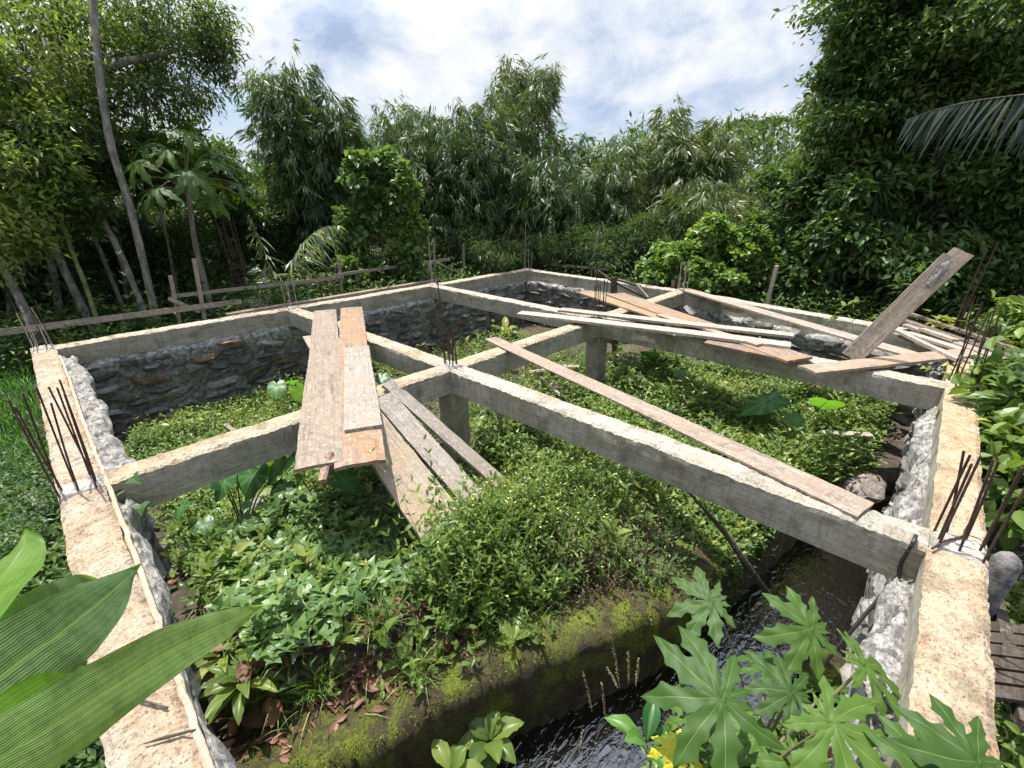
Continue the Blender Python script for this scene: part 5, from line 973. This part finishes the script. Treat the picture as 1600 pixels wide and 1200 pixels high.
tree('bright leaved young tree at the left edge in the middle height', tp([(20, 520, 9.6), (0, 300, 9.6)]), .05, .03, [], [bl(0, 90, 8.8, .5, .3, .4), bl(10, 250, 8.6, .7, .4, .5), bl(-20, 380, 8.6, .7, .4, .5), bl(60, 180, 8.8, .5, .3, .4)], per=1000, seed=7, mt='bright', lf=(.07, .12), msub=22, dn_=.7)
tree('leafy understorey tree behind the papaya crown', tp([(230, 505, 10.8), (225, 330, 10.8)]), .06, .04, [], [bl(190, 270, 10.8, 1.1, .6, 1.0), bl(260, 240, 11, 1.1, .5, .9), bl(330, 265, 11.2, .6, .35, .6), bl(120, 380, 10.8, 1.1, .5, .9), bl(250, 380, 10.8, 1.0, .45, .8), bl(390, 340, 11.5, .7, .45, .8), bl(30, 420, 10.2, 1.1, .4, .8)], per=1300, seed=8, mt='tree', lf=(.11, .19), wr=.32, msub=20, dn_=.8)
# papaya tree with palmate leaves
def papaya_tree(label, trunk, n, R, L_, seed, my='papaya'):
    global rng
    rng = np.random.default_rng(3000+seed); trunk = np.array(trunk, float); tt = thing('papaya_tree', tuple(trunk[0]), label, 'papaya tree')
    A = Acc(); c = curve(trunk, 20); tube(A, c, np.linspace(.055, .035, 20), 10); A.build('trunk', M['bark'], tt, smooth=True); top = c[-1]
    for i in range(n):
        a = i*2.4; el = 1.25-1.6*(i/n)**.8; l_ = L_*rng.uniform(.8, 1.1); e = top+[math.cos(a)*math.cos(el)*l_, math.sin(a)*math.cos(el)*l_, math.sin(el)*l_-.1*(i/n)]
        A = Acc(); tube(A, curve([top-[0, 0, .2*i/n], (top+e)/2+[0, 0, .06], e], 8), .009, 5); A.build('petiole', M['petiole'], tt)
        A = Acc(); tl_ = rng.uniform(.2, .8); nv = np.array([math.cos(a)*math.sin(tl_), math.sin(a)*math.sin(tl_), math.cos(tl_)])
        lobed(A, e, R*rng.uniform(.85, 1.1), a, nv, .7, 12, 5); A.build('leaf', M[my], tt, smooth=True)
papaya_tree('papaya tree with a spreading crown behind the left batter board stakes', tp([(330, 480, 8.9), (305, 380, 8.9), (292, 285, 9.0)]), 26, .38, .75, 1)
papaya_tree('second papaya tree lower at the left among the pale trunks', tp([(100, 520, 9.4), (70, 350, 9.4), (60, 230, 9.4)]), 18, .36, .7, 2)
papaya_tree('papaya tree between the leaning trunks, yellow green leaves', tp([(200, 520, 10.2), (190, 400, 10.2), (150, 215, 10.2)]), 16, .35, .65, 3)
# right hand dark trees
DG = 'dark broadleaf trees at the right'
tree('huge dark broadleaf tree filling the upper right corner', tp([(1560, 480, 10.5), (1540, 300, 10.5), (1520, 50, 10.5), (1500, -150, 10.6)]), .3, .16, [([atd(1525, 150, 10.5), atd(1450, 80, 10.2), atd(1380, 60, 10)], .08), ([atd(1525, 100, 10.5), atd(1450, 0, 10.2)], .08)],
     [bl(1365, 60, 9.8, .6, .5, .7), bl(1345, 115, 9.8, .45, .35, .5), bl(1385, 20, 9.9, .6, .5, .6), bl(1420, 60, 10, 1.0, .8, 1.1), bl(1400, 150, 10, 1.1, .6, 1.0), bl(1370, 200, 10, .9, .35, .7), bl(1490, 30, 10, 1.3, .9, 1.2), bl(1500, 150, 10.2, 1.3, .8, 1.2), bl(1580, 60, 10, 1.3, 1.0, 1.2), bl(1610, 200, 10, 1.3, .9, 1.2), bl(1440, 240, 10.3, 1.2, .6, 1.0), bl(1480, -60, 10.2, 1.6, .7, 1.0), bl(1600, -60, 10.2, 1.6, .7, 1.0)], bk='barkd', per=2100, seed=11, mt='dark', lf=(.08, .14), wr=.45, msub=22, group=DG)
tree('dark glossy leaved tree right of the vine mound', tp([(1300, 470, 10.2), (1300, 330, 10.2)]), .08, .05, [], [bl(1300, 300, 10, 1.0, .55, 1.0), bl(1370, 280, 10.2, 1.0, .6, 1.0), bl(1260, 370, 9.8, .9, .55, 1.0), bl(1340, 380, 9.6, 1.0, .6, 1.2), bl(1420, 340, 9.8, 1.1, .7, 1.1), bl(1240, 420, 9.6, .7, .4, .7), bl(1420, 430, 9.4, .9, .4, .8)], bk='barkd', per=1350, seed=12, mt='dark', lf=(.1, .17), wr=.45, tm=T_OV, clus=6, group=DG)
tree('dark shaded tree below the hanging palm frond', tp([(1520, 470, 10.6), (1510, 300, 10.6)]), .1, .06, [], [bl(1500, 280, 10.6, 1.3, .6, 1.0), bl(1590, 290, 10.4, 1.2, .7, 1.0), bl(1500, 380, 10.4, 1.3, .6, 1.1), bl(1600, 390, 10, 1.2, .6, 1.1), bl(1640, 200, 10, 1.2, 1.2, 1.0), bl(1450, 440, 10.6, 1.2, .4, .8), bl(1580, 455, 9.6, 1.0, .35, .8)], bk='barkd', per=1400, seed=13, mt='dark', lf=(.09, .15), wr=.45, msub=20, group=DG)
tree('small bright bush outside the outside boards at the right edge', tp([(1600, 520, 8.0), (1600, 480, 8.0)]), .03, .02, [], [bl(1600, 515, 7.6, .3, .16, .4), bl(1660, 540, 7.2, .5, .3, .6)], bk='culm', per=500, seed=14, mt='herb', lf=(.1, .18), wr=.5, tm=T_OV, clus=5, name='bush', cat='bush')
tree('large leaved bush beside the right beam below the boards', tp([(1600, 640, 5.6), (1600, 600, 5.6)]), .02, .012, [], [bl(1595, 590, 5.3, .26, .14, .5), bl(1625, 630, 4.8, .35, .2, .6), bl(1610, 770, 4.2, .25, .16, .5), bl(1620, 700, 4.5, .3, .2, .5)], bk='culm', per=240, seed=15, mt='herb', lf=(.1, .17), wr=.55, tm=T_OV, clus=5, name='bush', cat='bush', cr=.12)
# vine mound and vine covered column
tree('rounded mound of bright vine climbing over a shrub behind the far beam', tp([(1110, 450, 9.6), (1110, 390, 9.6)]), .03, .02, [], [bl(1112, 368, 9.5, .42, .42, 1.0), bl(1065, 405, 9.4, .55, .3, 1.0), bl(1165, 395, 9.4, .5, .32, .8), bl(1030, 425, 9.2, .4, .2, .6), bl(1195, 400, 9.2, .16, .36, .35), bl(1170, 368, 9.3, .3, .1, .25), bl(1210, 425, 9.1, .1, .25, .2), bl(1110, 430, 9.1, .7, .2, .8)], bk='culm', per=1000, seed=21, mt='vivid', lf=(.06, .11), wr=.8, tm=T_HEART, clus=5, cr=.07, msub=40, name='vine_mound', cat='vine')
tree('pale green vine covering an upright post left of the middle bamboo', tp([(612, 440, 10.0), (612, 290, 10.0)]), .05, .04, [], [bl(625, 300, 9.9, .28, .45, .8), bl(640, 370, 9.8, .22, .5, .7), bl(570, 280, 10.2, .45, .4, .8), bl(560, 350, 10.2, .35, .5, .7), bl(603, 345, 10.1, .3, .6, .9), bl(600, 250, 10.2, .4, .25, .6), bl(560, 420, 9.8, .4, .25, .6), bl(640, 430, 9.8, .35, .18, .5)], bk='barkd', per=620, seed=22, mt='vine', lf=(.11, .18), wr=.7, tm=T_HEART, clus=5, cr=.1, name='vine_covered_post', cat='vine')
tree('yellow green climbing vine hanging over the right side of the covered post', tp([(640, 440, 9.7), (636, 300, 9.7)]), .02, .015, [], [bl(632, 290, 9.6, .16, .3, .6), bl(645, 350, 9.6, .16, .35, .6), bl(622, 395, 9.6, .16, .25, .4)], bk='culm', per=300, seed=23, mt='vivid', lf=(.08, .13), wr=.7, tm=T_HEART, clus=5, cr=.08, name='climbing_vine', cat='vine')
# shrubs along the foot of the bamboo
tree('low bamboo leaved shrub behind the far corner of the frame', tp([(960, 430, 10.8), (960, 400, 10.8)]), .03, .02, [], [bl(960, 385, 10.8, .9, .4, 1.0), bl(1010, 370, 10.6, .6, .4, .7), bl(900, 390, 11.2, .8, .35, .8)], bk='culm', per=700, seed=24, mt='bamboo', lf=(.14, .22), wr=.14, tm=T_LANCE, name='shrub', cat='shrub', dr=.5)
tree('low dark shrub behind the long batter board', tp([(790, 430, 11.5), (790, 400, 11.5)]), .03, .02, [], [bl(770, 395, 11.4, 1.0, .35, 1.0), bl(840, 395, 11.5, .8, .35, .8), bl(700, 390, 11.5, .8, .4, .8)], bk='culm', per=700, seed=25, mt='bamboo', lf=(.14, .22), wr=.14, tm=T_LANCE, name='shrub', cat='shrub', dr=.5)
# palms
def frond(parent, pts, L_, mt, n=46, wl=.028, hang=.75, sgn=None):
    c = curve(pts, n+6); T = nrm(np.gradient(c, axis=0)); A = Acc(); tube(A, c, np.linspace(.012, .003, n+6), 6); A.build('rib', M['culm'] if mt == 'palm' else M['barkd'], parent); A = Acc()
    for s_ in (-1, 1):
        i = np.arange(5, n+5); side = nrm(np.cross(T[i], [0, 0, 1.0]))*s_; D_ = side*max(.25, 1-hang*.55)+T[i]*.55+np.array([0, 0, -hang])+rng.normal(size=(n, 3))*.24
        f = np.linspace(0, 1, n); l_ = L_*np.sin(math.pi*(.12+.8*f))**.7*rng.uniform(.6, 1.1, n); k = 8; tt_ = np.linspace(0, 1, k); D_ = nrm(D_)
        mid = c[i][:, None]+D_[:, None]*(l_[:, None]*tt_[None])[..., None]; mid[..., 2] -= (l_[:, None]*.35*tt_[None]**2); w = wl*np.interp(tt_, [0, .15, .6, 1], [.5, 1, .8, .03])
        sd = nrm(np.cross(D_, side+[0, 0, .6])); G = np.stack([mid-sd[:, None]*w[None, :, None]/2, mid+sd[:, None]*w[None, :, None]/2], 2); base = gridfaces(k, 2); F = (base[None]+(np.arange(n)*k*2)[:, None, None]).reshape(-1, 4)
        A.add(G.reshape(-1, 3), F, np.repeat(rng.random(n), k*2))
    return A.build('leaflets', M[mt], parent)
yp = thing('young_coconut_palm', tuple(gpt(445, 9.3)), 'young coconut palm with arching fronds behind the left wall beam', 'palm'); b_ = gpt(445, 9.3)
rng = np.random.default_rng(55)
frond(yp, [b_, atd(432, 440, 9.3), atd(408, 380, 9.3), atd(388, 335, 9.3)], .42, 'palm', hang=.6)
frond(yp, [b_, atd(452, 430, 9.2), atd(470, 385, 9.1), atd(500, 358, 9.0), atd(532, 352, 8.9)], .5, 'palm', hang=.55, wl=.035)
frond(yp, [b_, atd(450, 440, 9.3), atd(475, 400, 9.6), atd(510, 370, 9.9), atd(545, 385, 10.2)], .5, 'palm', hang=.6)
frond(yp, [b_, atd(455, 445, 9.3), atd(480, 430, 9.2), atd(520, 425, 9.0)], .4, 'palm', hang=.5)
frond(yp, [b_, atd(430, 455, 9.4), atd(415, 430, 9.7), atd(400, 415, 9.9)], .4, 'palm', hang=.5)
bp = thing('coconut_palm', tuple(gpt(1900, 7.5)), 'grey green coconut palm fronds drooping in from the right edge, leaflets hanging', 'palm'); b_ = gpt(1900, 7.5); tp_ = atd(1820, 150, 7.4)
A = Acc(); tube(A, curve([b_, (b_+tp_)/2+[.1, 0, 0], tp_], 14), np.linspace(.14, .1, 14), 10); A.build('trunk', M['bark'], bp)
frond(bp, [tp_, atd(1720, 130, 7.3), atd(1620, 145, 7.2), atd(1520, 158, 7.4), atd(1460, 172, 7.5), atd(1415, 188, 7.6)], .46, 'palmd', n=44, wl=.034, hang=1.5)
frond(bp, [tp_, atd(1740, 150, 7.0), atd(1660, 170, 6.8), atd(1590, 190, 6.7)], .42, 'palmd', n=26, wl=.034, hang=1.6)
# far wood that closes the gaps
rng = np.random.default_rng(77); A = Acc(); n = 26000
xx = rng.uniform(-900, 2300, n); Dd = rng.uniform(17, 24, n)
ytop = np.interp(xx, [-900, 0, 330, 400, 600, 900, 1000, 1130, 1200, 1300, 1400, 2300], [100, 150, 262, 268, 230, 205, 195, 190, 215, 205, 150, 100])+12*np.sin(xx*.05)+8*np.sin(xx*.13)
P = np.zeros((n, 3)); d = ((xx-800)[:, None]*CR+FPX*CF)[:, :2]; d = nrm(d); P[:, :2] = d*Dd[:, None]
dr_ = (xx-800)[:, None]*CR+(600-ytop-22)[:, None]*CU+FPX*CF; zt = CAMZ+dr_[:, 2]*Dd/np.hypot(dr_[:, 0], dr_[:, 1])
P[:, 2] = terrain(P[:, 0], P[:, 1])+.2+(zt-terrain(P[:, 0], P[:, 1]))*rng.random(n)**.75
for j in range(5):
    l_ = rng.uniform(.18, .32, n); leaves(A, P+rng.normal(size=(n, 3))*.18, rdir(n)+[0, 0, -.3], [0, 0, 1.0]+rng.normal(size=(n, 3))*.6, l_, l_*.35, T_DIA, rnd=rng.random(n)*.8)
tag(A.build('far_woods', M['tree']), 'far green woods closing the view behind the bamboo', kind='stuff')
# small distant palms on the skyline
for i, (x, y, lb) in enumerate([(1158, 190, 'left one of two tiny palms on the skyline'), (1212, 185, 'right one of two tiny palms on the skyline')]):
    c_ = atd(x, y, 26); tt = thing('distant_palm', (c_[0], c_[1], gz(c_[0], c_[1])), lb, 'palm', 'tiny palms on the skyline'); A = Acc(); tube(A, [(c_[0], c_[1], gz(c_[0], c_[1])), c_], .1, 6); A.build('trunk', M['bark'], tt)
    n = 420; a = np.repeat(np.arange(14)*.45, 30); f = np.tile(np.linspace(.1, 1, 30), 14); A = Acc(); P = c_+np.stack([np.cos(a)*f*1.1, np.sin(a)*f*1.1, .5*f-.9*f**2], -1); leaves(A, P, rng.normal(size=(n, 3))*.5+[0, 0, -.8], rdir(n), .35, .06, T_DIA); A.build('crown', M['dark'], tt)
